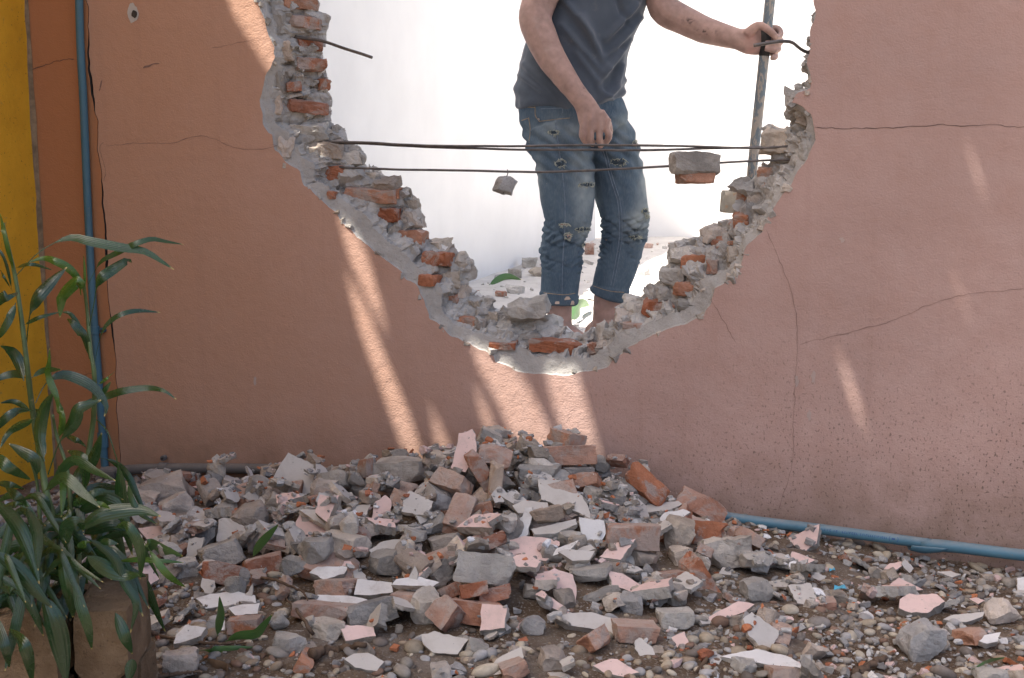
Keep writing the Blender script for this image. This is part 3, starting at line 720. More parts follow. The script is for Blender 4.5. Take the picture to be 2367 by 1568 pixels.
def slab_mesh(seed, pts2, th, jag=0.05):
    """broken plate: outline in its own plane, jagged rim, painted skin on +z"""
    g = np.random.default_rng(seed); P = np.array(pts2, float); n_ = len(P); ring = []
    size = np.ptp(P, axis=0).min()
    for i in range(n_):
        a, b_ = P[i], P[(i + 1) % n_]; e = b_ - a; L = np.linalg.norm(e); k = max(2, int(L / 0.011))
        nn_ = np.array([e[1], -e[0]]) / (L + 1e-9)
        for q in range(k):
            t = q / k; ring.append(a + e * t + nn_ * (g.normal(0, jag * 0.05) * 0.5 + jag * size * 0.25 * g.normal()) * (0.4 if q == 0 else 1))
    ring = np.array(ring); c = ring.mean(0); m = len(ring)
    off1 = 1 + g.normal(0.0, 0.03, m)[:, None]; off2 = 1 + g.normal(-0.05, 0.05, m)[:, None]
    top = np.c_[ring, th / 2 + g.normal(0, th * 0.02, m)]
    midr = np.c_[c + (ring - c) * off1, g.normal(0, th * 0.18, m)]
    bot = np.c_[c + (ring - c) * off2, -th / 2 + g.normal(0, th * 0.10, m)]
    inner = np.c_[c + (ring - c) * 0.55, np.full(m, th / 2)]
    V = np.vstack([top, midr, bot, inner, [[*c, th / 2]], [[*c, -th / 2]]]); Fc, mi = [], []
    for i in range(m):
        j = (i + 1) % m
        Fc += [(i, j, 3 * m + j, 3 * m + i), (3 * m + i, 3 * m + j, 4 * m)]; mi += [0, 0]
        Fc += [(i, m + i, m + j, j), (m + i, 2 * m + i, 2 * m + j, m + j), (2 * m + i, 4 * m + 1, 2 * m + j)]; mi += [1, 1, 1]
    return V, Fc, mi

# shared meshes for the many alike pieces
def make_variant(name, V, Fc, mats, mi=None):
    me = bpy.data.meshes.new(name); me.from_pydata([tuple(p) for p in V], [], [tuple(f) for f in Fc])
    for m in mats: me.materials.append(m)
    if mi is not None: me.polygons.foreach_set('material_index', np.array(mi, np.int32))
    me.update(); return me
g0 = np.random.default_rng(55)
LUMPV, BRICKV, PLATEV = [], [], []
for i in range(22):
    dm = g0.uniform(0.6, 1.0, 3) * np.array([0.1, 0.078, 0.055]); V, Fc = solid(1000 + i, dm, nsub=6, cuts=9, depth=0.6, rough=0.05, rnd=0.03)
    LUMPV.append((make_variant('lump', V, Fc, [(M_MORTAR, M_MORTAR, M_CONC, M_MORTAR_D)[i % 4]]), V, (M_MORTAR_D if i % 4 == 3 else M_MORTAR)))
for i in range(10):
    L = g0.uniform(0.06, 0.155); V, Fc = solid(1100 + i, (L, 0.072, 0.043), nsub=6, cuts=3, depth=0.3, rough=0.035, rnd=0.04, ends=0.4)
    BRICKV.append((make_variant('brick_piece', V, Fc, [(M_BRICK, M_BRICK_DUST, M_BRICK_DUST)[i % 3]]), V))
for i in range(16):
    k = g0.integers(4, 7); an = np.sort(g0.uniform(0, 2 * math.pi, k)); an = np.linspace(0, 2 * math.pi, k, endpoint=False) + g0.uniform(-.35, .35, k)
    r = g0.uniform(0.028, 0.062, k); pts = np.stack([np.cos(an) * r * 1.25, np.sin(an) * r * 0.85], 1)
    V, Fc, mi = slab_mesh(1200 + i, pts, g0.uniform(0.015, 0.030))
    PLATEV.append((make_variant('plate', V, Fc, [(M_PINKCHIP, M_GREYCHIP, M_GREYCHIP, M_WHITECHIP if i == 7 else M_GREYCHIP)[i % 4], M_MORTAR], mi), V, (i % 4 if i % 4 != 3 or i == 7 else 1)))

def drop(me, V, x, y, scale, tilt, flip_ok=True, sink=0.15, g=random):
    nrm_ = slope_at(x, y); yaw = g.uniform(0, 6.283)
    Q = Vector((0, 0, 1)).rotation_difference(nrm_.lerp(Vector((0, 0, 1)), 0.4).normalized()).to_matrix()
    M3 = Q @ Euler((R(g.gauss(0, tilt)), R(g.gauss(0, tilt)), 0)).to_matrix() @ Matrix.Rotation(yaw, 3, 'Z')
    P = (V * scale) @ np.array(M3).T
    i = np.clip(((P[:, 0] + x - HX0) / HS).astype(int), 0, hnx - 1); j = np.clip(((P[:, 1] + y - HY0) / HS).astype(int), 0, hny - 1)
    low = P[:, 2] < 0
    gap = HM[j[low], i[low]] - P[low, 2]
    z = np.percentile(gap, 82) - sink * 0.02
    if wall_n(x, y) - max(0, (P[:, :2] @ np.array([-WN.x, -WN.y])).max()) < 0.004: return None
    return Matrix.Translation((x, y, z)) @ (M3 * 1.0).to_4x4() @ Matrix.Scale(scale, 4)

rubble_count = {}
def add_piece(name, me, V, M, label, cat, group, hero=False):
    o = bpy.data.objects.new(name, me); COL.objects.link(o); o.matrix_world = M
    tag(o, label, cat, group); stamp(V, M, hero); return o
def zone_of(x, y):
    u, n_ = wall_u(x, y), wall_n(x, y)
    if n_ < 0.42: return 'heap' if abs(u) < 0.6 else ('left' if u < 0 else 'right')
    if n_ < 0.85: return 'fore' if u > -0.35 else 'foreleft'
    return 'near'
ZT = {'heap': 'high in the heap against the wall', 'left': 'in the low bank left of the heap', 'right': 'at the wall foot right of the heap',
      'fore': 'on the front slope of the heap', 'foreleft': 'among the pieces between planter and heap', 'near': 'on the pebbles nearest the camera'}
gg = random.Random(11); FILL = []; HEROPX = []
def scatter_fill(count, pick, dens, smin, smax, tilt, tries=40000, avoid=True):
    placed = 0
    for _ in range(tries):
        if placed >= count: break
        u = gg.uniform(-1.5, 1.55); n_ = gg.uniform(0.03, 1.45)
        p = wpt(u, -n_, 0); x, y = p.x, p.y
        if gg.random() > dens(u, n_): continue
        if x < -0.60 and y < 2.24: continue                      # planter
        if avoid:
            w = window(x, y, 0.03)
            if HERO[w].size and HERO[w].mean() > 0.35: continue
        if (u < -0.33 and n_ < 0.20) or (u > 0.5 and n_ < 0.16) or (u < -1.1 and n_ < 0.5): continue
        if avoid and hsample(x, y) > gsample(BASE, x, y) + 0.35 * gsample(MO, x, y) + 0.042: continue
        me, V, nm, lb, cat = pick(u); sc = gg.uniform(smin, smax)
        M = drop(me, V, x, y, sc, tilt, g=gg)
        if M is None: continue
        z = zone_of(x, y)
        FILL.append((add_piece(nm, me, V, M, f'{lb} {ZT[z]}', cat, f'{lb}s among the rubble'), V, lb, sc)); placed += 1
def pick_lump(u=0):
    me, V, m_ = gg.choice(LUMPV if u > -0.4 or gg.random() < .35 else [q for q in LUMPV if q[2] is M_MORTAR_D]); return me, V, 'mortar_lump', ('dusty beige mortar lump' if m_ is M_MORTAR_D else 'grey broken mortar lump'), 'rubble'
def pick_brick(u=0):
    me, V = gg.choice(BRICKV); return me, V, 'brick_fragment', 'loose broken brick piece', 'brick'
def pick_plate(u=0):
    me, V, k = gg.choice(PLATEV); return me, V, 'plaster_chip', ('small pink painted plaster chip', 'small grey plaster plate', 'small grey plaster plate', 'small white painted plaster chip')[k], 'plaster'
def dens_heap(u, n_): return min(1, float(mound_un(u, n_)) / 0.10)
def mound_un(u, n_):
    p = wpt(u, -n_, 0); return gsample(MO, p.x, p.y)
# body of the heap first
scatter_fill(70, pick_lump, dens_heap, 0.7, 1.3, 22, avoid=False)
scatter_fill(14, pick_brick, dens_heap, 0.9, 1.1, 20, avoid=False)

# ---- the pieces one can tell apart. picture positions are read on three enlargements of the photograph
def c6(x, y): return 832 + x * .381, 971 + y * .381
def c5(x, y): return 277 + x * .381, 971 + y * .381
def c7(x, y): return 1572 + x * .3514, 1017 + y * .3514
CS = {c6: .381, c5: .381, c7: .3514}
HEROES = []
def HB(cr, x, y, w_, h_, rot, mat, name, label, cat, ends=0.3, cuts=3, dep=None, depth=0.3, rough=0.03):
    HEROES.append(('solid', cr, x, y, w_, h_, rot, mat, name, label, cat, ends, cuts, dep, depth, rough))
def HP(cr, pts, nrm_, th, skin, name, label, cat='plaster', back=None):
    HEROES.append(('slab', cr, pts, nrm_, th, skin, name, label, cat, back))
BK = lambda cr, x, y, w_, h_, rot, label, mat=M_BRICK, **k: HB(cr, x, y, w_, h_, rot, mat, 'brick_fragment', label, 'brick', **k)
LP = lambda cr, x, y, w_, h_, rot, label, mat=M_MORTAR, **k: HB(cr, x, y, w_, h_, rot, mat, 'mortar_lump', label, 'rubble', **{**dict(ends=0.2, cuts=10, depth=0.5, rough=0.055), **k})
# heap, centre
BK(c6, 1250, 215, 360, 115, (-14, 1, 4), 'whole orange brick lying flat on the crown of the heap', M_BRICK_DUST, ends=0.12, cuts=2)
LP(c6, 1090, 315, 250, 85, (-8, 3, 0), 'grey mortar block under the crown brick, left half', cuts=4)
LP(c6, 1325, 315, 180, 55, (-8, 0, 0), 'thin grey mortar block under the crown brick, right half', M_CONC, cuts=3)
LP(c6, 1470, 265, 100, 80, (0, 15, 20), 'jagged grey mortar lump at the right end of the crown brick')
BK(c6, 215, 430, 330, 120, (-30, 12, -14), 'large dusty brick at the left shoulder of the heap', M_BRICK_DUST, ends=0.15)
BK(c6, 310, 528, 225, 105, (-25, 30, -20), 'dusty brick sliding down below the left shoulder brick', M_BRICK_DUST, ends=0.2)
BK(c6, 560, 388, 230, 110, (-35, 22, -18), 'pale dusty brick with a pebble on top below the pink upright slab', M_BRICK_DUST, ends=0.25)
BK(c6, 608, 575, 235, 150, (-50, -68, -10), 'pinkish brick propped upright on the left flank of the heap', M_BRICK_DUST, ends=0.2, dep=0.05)
BK(c6, 780, 620, 150, 90, (-20, 48, 10), 'small deep red broken brick beside the propped brick', M_BRICK_RED, ends=0.4)
BK(c6, 712, 275, 190, 95, (-20, 58, 20), 'reddish brick leaning right of the pink upright slab', M_BRICK, ends=0.2)
LP(c6, 812, 220, 190, 130, (-25, 18, 10), 'square tan brick end coated in mortar near the crown', M_BRICK_DUST, cuts=5, depth=.35)
HP(c6, [(550, 290), (578, 190), (600, 80), (640, 75), (682, 55), (702, 90), (706, 190), (640, 318)], (-.15, -.80, .55), 0.016, M_PINKCHIP, 'plaster_slab', 'tall pink plaster slab standing upright at the top of the heap')
HB(c6, 822, 395, 250, 85, (0, -86, 0), M_MORTAR_D, 'mortar_lump', 'tan stick of mortar standing upright in the middle of the heap', 'rubble', ends=.2, cuts=5)
LP(c6, 795, 112, 150, 95, (0, 25, 0), 'rough grey mortar lump on the very top behind the tan brick end')
LP(c6, 250, 305, 290, 140, (-5, -8, -10), 'grey concrete block at the back left edge of the heap', cuts=5, depth=.3)
LP(c6, 465, 255, 150, 120, (0, 10, 0), 'rough grey lump between concrete block and pink upright slab')
LP(c6, 470, 505, 150, 180, (10, 30, 15), 'dark grey angular lump beside the sliding dusty bricks', M_CONC)
BK(c6, 1735, 408, 250, 130, (-30, 38, 15), 'bright orange broken brick tipped over on the right shoulder', M_BRICK_RED, ends=.5)
BK(c6, 2060, 530, 290, 190, (-30, 30, 10), 'cracked orange brick at the right foot of the heap by the pipe', M_BRICK, ends=.3, cuts=4)
BK(c6, 1360, 392, 195, 95, (-40, -10, -20), 'orange brick half buried under the crown mortar blocks', M_BRICK)
LP(c6, 1532, 442, 190, 100, (-20, 50, 10), 'mortar covered brick standing aslant left of the tipped orange brick', cuts=4, depth=.3)
LP(c6, 1640, 440, 100, 100, (0, 20, 40), 'small blue grey lump under the tipped orange brick', M_CONC)
LP(c6, 1420, 460, 120, 90, (0, 20, 30), 'small grey lump beneath the half buried orange brick')
HP(c6, [(1075, 360), (1180, 365), (1290, 410), (1350, 460), (1395, 560), (1400, 600), (1280, 545), (1180, 512), (1100, 480)], (-.1, -.55, .8), 0.014, M_GREYCHIP, 'plaster_slab', 'largest pale grey plaster slab with curved edge, centre of the heap')
HP(c6, [(925, 520), (985, 488), (1140, 500), (1150, 540), (1040, 560), (960, 565)], (-.1, -.4, .85), 0.016, M_GREYCHIP, 'plaster_slab', 'grey plaster plate left of the largest curved slab')
HP(c6, [(1570, 560), (1620, 530), (1930, 490), (1955, 510), (1880, 545), (1600, 578)], (.05, -.35, .9), 0.014, M_GREYCHIP, 'plaster_slab', 'long thin grey plate lying right of the heap centre')
HP(c6, [(880, 730), (900, 650), (990, 580), (1000, 530), (1045, 530), (1040, 590), (1020, 690), (1000, 725)], (-.3, -.8, .5), 0.009, M_WHITECHIP, 'plaster_slab', 'narrow white plaster shard standing on edge left of centre')
HP(c6, [(1330, 590), (1480, 612), (1490, 690), (1450, 760), (1400, 785), (1345, 720)], (.1, -.85, .5), 0.010, M_WHITECHIP, 'plaster_slab', 'white plaster shard standing left of the clean faced brick')
HP(c6, [(1800, 612), (1850, 562), (1960, 540), (2005, 560), (1940, 600), (1830, 640)], (-.1, -.55, .8), 0.010, M_WHITECHIP, 'plaster_slab', 'white plaster shard below the cracked orange brick')
BK(c6, 1655, 710, 330, 180, (-10, 3, 6), 'clean faced orange brick standing on its long edge at right front', M_BRICK, ends=.12, cuts=2, dep=.05)
LP(c6, 1925, 705, 180, 190, (0, 20, 0), 'grey lump between the clean faced brick and the orange half brick')
BK(c6, 2095, 690, 230, 170, (-20, 8, -25), 'orange half brick behind the big round mortar lump', M_BRICK_RED, ends=.4)
LP(c7, 330, 742, 370, 205, (-12, -10, 10), 'biggest pale grey mortar boulder at the right foot of the heap', M_MORTAR, rough=.08, depth=.4)
BK(c6, 575, 812, 370, 100, (-30, -18, -6), 'long brick with one raised end on the left front slope', M_BRICK, ends=.2)
BK(c6, 800, 740, 160, 80, (-20, -22, 10), 'brown brick corner behind the raised long brick', M_BRICK)
HP(c6, [(805, 772), (900, 730), (1000, 705), (1120, 712), (1212, 740), (1190, 810), (1130, 855), (960, 840), (860, 800)], (0, -.35, .93), 0.016, M_PINKCHIP, 'plaster_slab', 'dirty pinkish plaster slab lying flat on the front slope')
LP(c6, 770, 915, 350, 180, (-30, 4, 8), 'wide grey mortar slab tilted to the camera below the flat pinkish slab', cuts=5, depth=.3, dep=.05)
BK(c6, 1040, 900, 200, 85, (-15, 22, -10), 'dark red brick tail stuck to the wide grey mortar slab', M_BRICK_RED)
HP(c6, [(1115, 920), (1180, 900), (1290, 940), (1310, 1000), (1315, 1115), (1250, 1100), (1130, 990)], (.1, -.72, .68), 0.014, M_PINKCHIP, 'plaster_slab', 'pale pink slab tilted upright in the middle foreground of the heap')
HP(c6, [(1500, 910), (1590, 930), (1700, 1000), (1840, 1050), (1690, 1062), (1530, 1000)], (.15, -.5, .85), 0.026, M_PINKCHIP, 'plaster_slab', 'thick pink wedge of plaster sloping down to the right')
HP(c6, [(1070, 1070), (1150, 1070), (1262, 1150), (1280, 1182), (1190, 1152), (1110, 1112)], (.1, -.5, .85), 0.014, M_PINKCHIP, 'plaster_slab', 'speckled pink slab just under the tilted pale pink slab')
BK(c6, 2055, 962, 270, 120, (-20, 56, 15), 'tall orange broken brick leaning by the mortar boulder', M_BRICK_RED, ends=.4)
BK(c6, 1880, 962, 170, 80, (-15, -8, 0), 'dull orange brick piece left of the leaning broken brick', M_BRICK)
BK(c6, 720, 1170, 330, 130, (-16, 4, -4), 'large orange brick at the front foot of the heap', M_BRICK, ends=.12, cuts=3)
BK(c6, 525, 1175, 170, 170, (-20, 40, -30), 'brick with a pink painted end left of the front foot brick', M_BRICK_DUST)
BK(c6, 690, 1030, 170, 80, (-20, -8, 0), 'dark red brick piece behind the front foot brick', M_BRICK_RED)
BK(c6, 812, 1058, 215, 85, (-20, -10, 10), 'brown brick piece with worn face right of the dark red piece', M_BRICK)
BK(c6, 520, 1055, 150, 80, (-20, -25, 20), 'low brown brick piece left of the dark red piece', M_BRICK)
LP(c6, 405, 1150, 190, 190, (10, 10, 30), 'grey angular lump left of the brick with the pink end')
HP(c6, [(1185, 1195), (1270, 1170), (1400, 1165), (1600, 1215), (1540, 1300), (1420, 1270), (1250, 1240)], (.05, -.5, .85), 0.022, M_GREYCHIP, 'mortar_slab', 'wide grey mortar plate below the tilted pale pink slab', 'plaster')
BK(c6, 1668, 1283, 265, 100, (-8, 3, 4), 'pale ribbed brick at the right front of the heap', M_BRICK_DUST, ends=.12)
BK(c6, 1425, 1338, 150, 110, (-25, -30, 20), 'small orange brick corner left of the ribbed brick', M_BRICK, ends=.4)
LP(c6, 1912, 1203, 210, 100, (-8, 0, 0), 'squared grey block right of the wide grey plate', cuts=3, depth=.2)
HP(c7, [(120, 1200), (380, 1060), (490, 1080), (430, 1130), (200, 1202)], (0, -.42, .9), 0.016, M_PINKCHIP, 'plaster_slab', 'long pink slab with dark specks right of the squared grey block')
HP(c6, [(375, 1300), (450, 1280), (660, 1330), (590, 1420), (440, 1410), (385, 1360)], (-.1, -.6, .75), 0.020, M_GREYCHIP, 'mortar_slab', 'grey mortar slab in front of the large orange foot brick', 'plaster')
HP(c6, [(760, 1520), (860, 1430), (980, 1375), (992, 1440), (870, 1548), (800, 1550)], (-.2, -.45, .85), 0.018, M_GREYCHIP, 'plaster_slab', 'pale grey slab tipped to the left at the bottom centre')
BK(c6, 930, 1510, 150, 90, (-10, -20, 10), 'brown brick half hidden under the tipped pale slab', M_BRICK_DUST)
LP(c6, 1160, 1450, 165, 150, (0, 20, 20), 'grey pointed lump at the bottom centre right of the tipped slab', M_MORTAR_D)
HP(c6, [(1415, 1490), (1480, 1460), (1560, 1450), (1620, 1490), (1695, 1530), (1600, 1555), (1480, 1535)], (0, -.35, .93), 0.016, M_PINKCHIP, 'plaster_slab', 'pink slab lying flat at the bottom edge, right of centre')
LP(c6, 715, 1370, 130, 110, (0, 20, 0), 'pale crumbly lump right of the front grey mortar slab')
LP(c6, 1040, 1255, 130, 120, (0, 20, 0), 'grey lump right of the large orange foot brick', M_CONC)
LP(c6, 1632, 1122, 150, 130, (0, 0, 0), 'dark grey cone shaped stone under the thick pink wedge', M_CONC)
LP(c6, 1900, 1060, 160, 140, (0, 10, 0), 'rounded grey lump right of the thick pink wedge')
LP(c6, 1450, 1060, 230, 60, (-20, -20, 10), 'grey plate propping up the thick pink wedge', cuts=5)
LP(c6, 690, 660, 170, 130, (0, -30, 10), 'grey ridged mortar lump below the small deep red brick', M_CONC)
LP(c6, 345, 705, 165, 80, (-10, 5, 0), 'small slabby grey lump below the sliding dusty bricks')
LP(c6, 500, 750, 230, 90, (-10, -15, 0), 'grey lump behind the long raised brick')
HP(c6, [(1040, 660), (1120, 645), (1310, 600), (1320, 630), (1180, 690), (1060, 695)], (0, -.4, .9), 0.018, M_GREYCHIP, 'plaster_slab', 'grey plate under the largest curved slab')
LP(c6, 1130, 580, 200, 90, (-10, -8, 0), 'brownish grey lump right of the narrow white shard', M_MORTAR_D)
LP(c6, 1270, 730, 160, 110, (0, 10, 30), 'grey lump stained orange behind the flat pinkish slab')
HP(c6, [(1200, 800), (1260, 785), (1425, 795), (1395, 850), (1290, 855)], (.05, -.5, .85), 0.014, M_GREYCHIP, 'plaster_slab', 'pale grey slab right of the flat pinkish slab')
LP(c6, 1400, 930, 260, 80, (-10, -5, 0), 'long low grey mortar lump right of the tilted pink slab')
LP(c6, 1720, 840, 180, 70, (0, 15, 0), 'brownish plate below the clean faced brick', M_MORTAR_D)
LP(c6, 1945, 840, 160, 130, (0, -10, 0), 'pale grey lump below the orange half brick')
# right
HP(c7, [(270, 1422), (500, 1375), (700, 1420), (842, 1502), (600, 1482), (390, 1445)], (.05, -.30, .95), 0.012, M_WHITECHIP, 'plaster_slab', 'long white plaster sliver on the pebbles at bottom right')
HP(c7, [(1445, 1050), (1500, 1010), (1560, 1020), (1690, 1015), (1742, 1062), (1625, 1142), (1520, 1135), (1440, 1110)], (0, -.40, .92), 0.040, M_PINKCHIP, 'plaster_slab', 'thick pink topped slab standing clear on the pebbles at right')
LP(c7, 1570, 1318, 245, 225, (0, 10, 20), 'big angular blue grey stone at bottom right', M_CONC, depth=.55, rough=.05)
HP(c7, [(1730, 1180), (1800, 1150), (2000, 1130), (1990, 1160), (1880, 1200)], (0, -.4, .9), 0.014, M_GREYCHIP, 'plaster_slab', 'grey plate right of the thick pink topped slab')
HP(c7, [(1380, 950), (1440, 905), (1600, 985), (1480, 995)], (.1, -.4, .9), 0.010, M_PINKCHIP, 'plaster_slab', 'pink chip behind the thick pink topped slab')
HP(c7, [(1340, 850), (1380, 812), (1500, 795), (1430, 852)], (0, -.4, .9), 0.008, M_PINKCHIP, 'plaster_slab', 'pink chip nearest the torn joint of the right pipe')
HP(c7, [(715, 822), (735, 732), (800, 752), (890, 790), (800, 832)], (0, -.45, .9), 0.014, M_PINKCHIP, 'plaster_slab', 'pink three cornered chip in front of the blue pipe')
BK(c7, 450, 650, 190, 80, (-25, 28, 0), 'orange brick piece under the near end of the blue pipe', M_BRICK_DUST)
HP(c7, [(510, 800), (620, 785), (660, 820), (560, 832)], (0, -.4, .9), 0.010, M_PINKCHIP, 'plaster_slab', 'small pink chip right of the mortar boulder')
HP(c7, [(1900, 1045), (1950, 1035), (2005, 1055), (1960, 1080)], (0, -.35, .93), 0.006, M_PINKCHIP, 'plaster_slab', 'small thin pink chip far right of the thick slab')
HP(c7, [(1965, 1325), (2000, 1285), (2110, 1265), (2090, 1325), (2020, 1340)], (0, -.4, .9), 0.016, M_WHITECHIP, 'plaster_slab', 'pinkish white chip at far bottom right')
HP(c7, [(2215, 910), (2300, 890), (2320, 1000), (2220, 1010)], (-.1, -.6, .75), 0.014, M_WHITECHIP, 'plaster_slab', 'pale chip cut by the right picture edge')
BK(c7, 670, 1545, 190, 80, (-20, 5, 0), 'orange brick at the bottom edge under the long white sliver', M_BRICK, ends=.3)
BK(c7, 1910, 1290, 130, 100, (-20, -10, 20), 'small ribbed brick corner at far bottom right', M_BRICK, ends=.4)
LP(c7, 2100, 1135, 110, 190, (0, 60, 20), 'pale crumbly mortar twist near the right edge', M_MORTAR_D)
LP(c7, 420, 1490, 160, 80, (0, 10, 20), 'grey plate under the left of the long white sliver')
LP(c7, 500, 985, 190, 130, (0, 0, 20), 'pale grey lump on the gravel in front of the boulder')
LP(c7, 1030, 1030, 120, 80, (0, 0, 0), 'small grey stone carrying a scrap of blue plastic')
LP(c7, 870, 1100, 90, 80, (0, 20, 0), 'small mauve grey stone in the middle of the right gravel', M_CONC)
HP(c7, [(1690, 870), (1780, 862), (1850, 885), (1790, 905)], (0, -.35, .93), 0.008, M_GREYCHIP, 'plaster_slab', 'small pale chip lying below the right pipe')
LP(c7, 1280, 880, 90, 90, (0, 30, 0), 'small grey stone below the middle of the right pipe')
LP(c7, 1380, 900, 110, 110, (0, 0, 30), 'grey cube shaped stone below the torn pipe joint')
LP(c7, 2040, 1555, 220, 110, (0, 0, 0), 'pale rounded stone at the bottom right corner')
# left
HP(c5, [(895, 430), (960, 290), (1022, 198), (1100, 235), (1182, 270), (1168, 440), (1060, 470), (950, 472)], (-.1, -.78, .6), 0.022, M_GREYCHIP, 'plaster_slab', 'big grey plaster slab standing upright against the left bank')
BK(c5, 1065, 455, 140, 75, (0, -82, 0), 'small upright brick piece in front of the big grey slab', M_BRICK_DUST, ends=.3)
BK(c5, 1228, 488, 140, 75, (-10, -8, 10), 'reddish brown brick piece right of the big grey slab', M_BRICK, ends=.4)
LP(c5, 290, 425, 270, 170, (0, -12, 10), 'largest beige mortar block in the far left bank', M_MORTAR_D, cuts=6, depth=.45)
LP(c5, 340, 525, 200, 120, (0, -25, 0), 'beige lump below the largest beige block', M_MORTAR_D)
LP(c5, 110, 490, 220, 160, (0, 20, 0), 'beige mortar lump right behind the planter leaves', M_MORTAR_D)
BK(c5, 615, 470, 125, 70, (-15, -10, 15), 'small brick piece with one orange end in the left bank', M_BRICK_DUST, ends=.4)
HP(c5, [(1030, 722), (1060, 640), (1092, 570), (1260, 660), (1212, 732), (1120, 725)], (-.05, -.60, .80), 0.014, M_PINKCHIP, 'plaster_slab', 'pink three cornered slab facing the camera left of the heap')
HP(c5, [(110, 655), (250, 640), (292, 730), (180, 748)], (.1, -.5, .85), 0.014, M_PINKCHIP, 'plaster_slab', 'pink slab right beside the planter leaves')
HP(c5, [(360, 660), (480, 635), (532, 702), (440, 706)], (0, -.45, .9), 0.022, M_PINKCHIP, 'plaster_slab', 'pink topped slab between planter and the standing green leaf')
HP(c5, [(1085, 542), (1250, 545), (1420, 562), (1400, 612), (1340, 652), (1258, 655)], (0, -.5, .85), 0.016, M_GREYCHIP, 'plaster_slab', 'brownish plate behind the pink three cornered slab')
HP(c5, [(600, 605), (640, 592), (915, 655), (895, 740), (760, 770), (585, 735)], (-.1, -.72, .65), 0.030, M_GREYCHIP, 'mortar_slab', 'wide grey mortar slab left of the standing green leaf', 'plaster')
LP(c5, 620, 820, 260, 150, (-8, -14, 15), 'pale mortar chunk with one rounded end left of the heap', M_MORTAR, depth=.35)
BK(c5, 690, 948, 340, 130, (-22, 13, 8), 'bright orange split brick at left in front of the green leaf', M_BRICK_RED, ends=.6, cuts=5)
BK(c5, 868, 880, 235, 115, (-16, -12, 20), 'dusty orange brick leaning behind the split brick', M_BRICK, ends=.2)
LP(c5, 1200, 790, 175, 150, (0, 0, 40), 'grey angular lump below the pink three cornered slab')
LP(c5, 1370, 750, 280, 120, (-10, 8, -10), 'pale slab shaped lump right of the pink three cornered slab', cuts=6, depth=.4)
LP(c5, 1612, 870, 200, 140, (0, -10, 20), 'angular grey lump between heap and the split orange brick')
HP(c5, [(1510, 790), (1600, 735), (1720, 720), (1745, 755), (1640, 800), (1530, 805)], (0, -.45, .9), 0.018, M_GREYCHIP, 'plaster_slab', 'pale plate above the angular lump left of the heap')
BK(c5, 1318, 1012, 200, 95, (-16, -3, -15), 'orange brick piece with pale top left of the heap foot', M_BRICK_DUST, ends=.3)
HP(c5, [(1420, 1060), (1440, 965), (1650, 985), (1660, 1045), (1520, 1065)], (0, -.45, .9), 0.016, M_WHITECHIP, 'plaster_slab', 'white plate with a rusty stain left of the heap foot')
HP(c5, [(1650, 1000), (1680, 965), (1800, 945), (1940, 985), (1900, 1010)], (0, -.35, .93), 0.012, M_WHITECHIP, 'plaster_slab', 'thin white plate right of the stained plate')
BK(c5, 1240, 1165, 345, 105, (-14, 3, -8), 'long pale pinkish brick carrying a white plate', M_BRICK_DUST, ends=.15)
HP(c5, [(1185, 1100), (1200, 1060), (1380, 1065), (1535, 1095), (1500, 1128), (1340, 1130)], (0, -.38, .92), 0.012, M_WHITECHIP, 'plaster_slab', 'white plate lying across the long pale brick')
LP(c5, 1510, 1170, 280, 130, (-14, -14, 15), 'dark grey block leaning on the long pale brick', M_CONC, cuts=4, depth=.25)
BK(c5, 1770, 1092, 200, 90, (-12, 0, 0), 'short tan brick near the front foot of the heap', M_BRICK_DUST)
HP(c5, [(460, 1080), (520, 1065), (680, 1035), (820, 1065), (830, 1110), (640, 1130), (520, 1145)], (0, -.35, .93), 0.014, M_WHITECHIP, 'plaster_slab', 'wide white plate on the pebbles right of the planter')
HP(c5, [(660, 1140), (740, 1120), (850, 1110), (835, 1175), (700, 1185)], (0, -.4, .9), 0.020, M_WHITECHIP, 'plaster_slab', 'white plate overlapping the front of the wide white plate')
HP(c5, [(735, 1080), (780, 1040), (805, 992), (800, 1080), (790, 1125), (745, 1125)], (-.2, -.9, .3), 0.006, M_GREYCHIP, 'plaster_slab', 'thin grey shard stuck upright in the wide white plate')
HP(c5, [(1735, 1030), (1755, 950), (1790, 885), (1808, 930), (1800, 1040)], (-.2, -.9, .3), 0.008, M_GREYCHIP, 'plaster_slab', 'thin grey shard standing upright on the thin white plate')
BK(c5, 757, 1240, 190, 80, (-12, -3, 5), 'deep orange broken brick under white plates near the green leaves', M_BRICK_RED, ends=.5)
HP(c5, [(325, 1360), (345, 1300), (400, 1245), (525, 1260), (490, 1310), (400, 1345)], (0, -.40, .92), 0.020, M_WHITECHIP, 'plaster_slab', 'white plate on the pebbles next to the planter corner')
LP(c5, 370, 1470, 190, 140, (-5, 2, 5), 'squared grey block at the bottom left beside the planter', M_MORTAR_D, cuts=5, depth=.3)
HP(c5, [(1335, 1250), (1440, 1245), (1540, 1258), (1552, 1312), (1370, 1342)], (0, -.45, .9), 0.024, M_PINKCHIP, 'plaster_slab', 'stained pink slab low in front of the dark grey block')
LP(c5, 1262, 1275, 180, 150, (0, 10, 20), 'grey angular lump left of the stained pink slab')
LP(c5, 1030, 1355, 210, 110, (0, -5, 0), 'flat grey lump right of the fallen green leaves')
HP(c5, [(1362, 1450), (1420, 1415), (1505, 1410), (1605, 1465), (1560, 1525), (1430, 1500)], (0, -.42, .9), 0.026, M_GREYCHIP, 'plaster_slab', 'pale grey slab at the bottom edge left of centre')
BK(c5, 1122, 1472, 90, 85, (0, 30, 0), 'small bright orange brick crumb at the bottom left', M_BRICK_RED, ends=.5)
LP(c5, 400, 905, 150, 110, (0, -10, 20), 'grey lump below the pink topped slab at left')
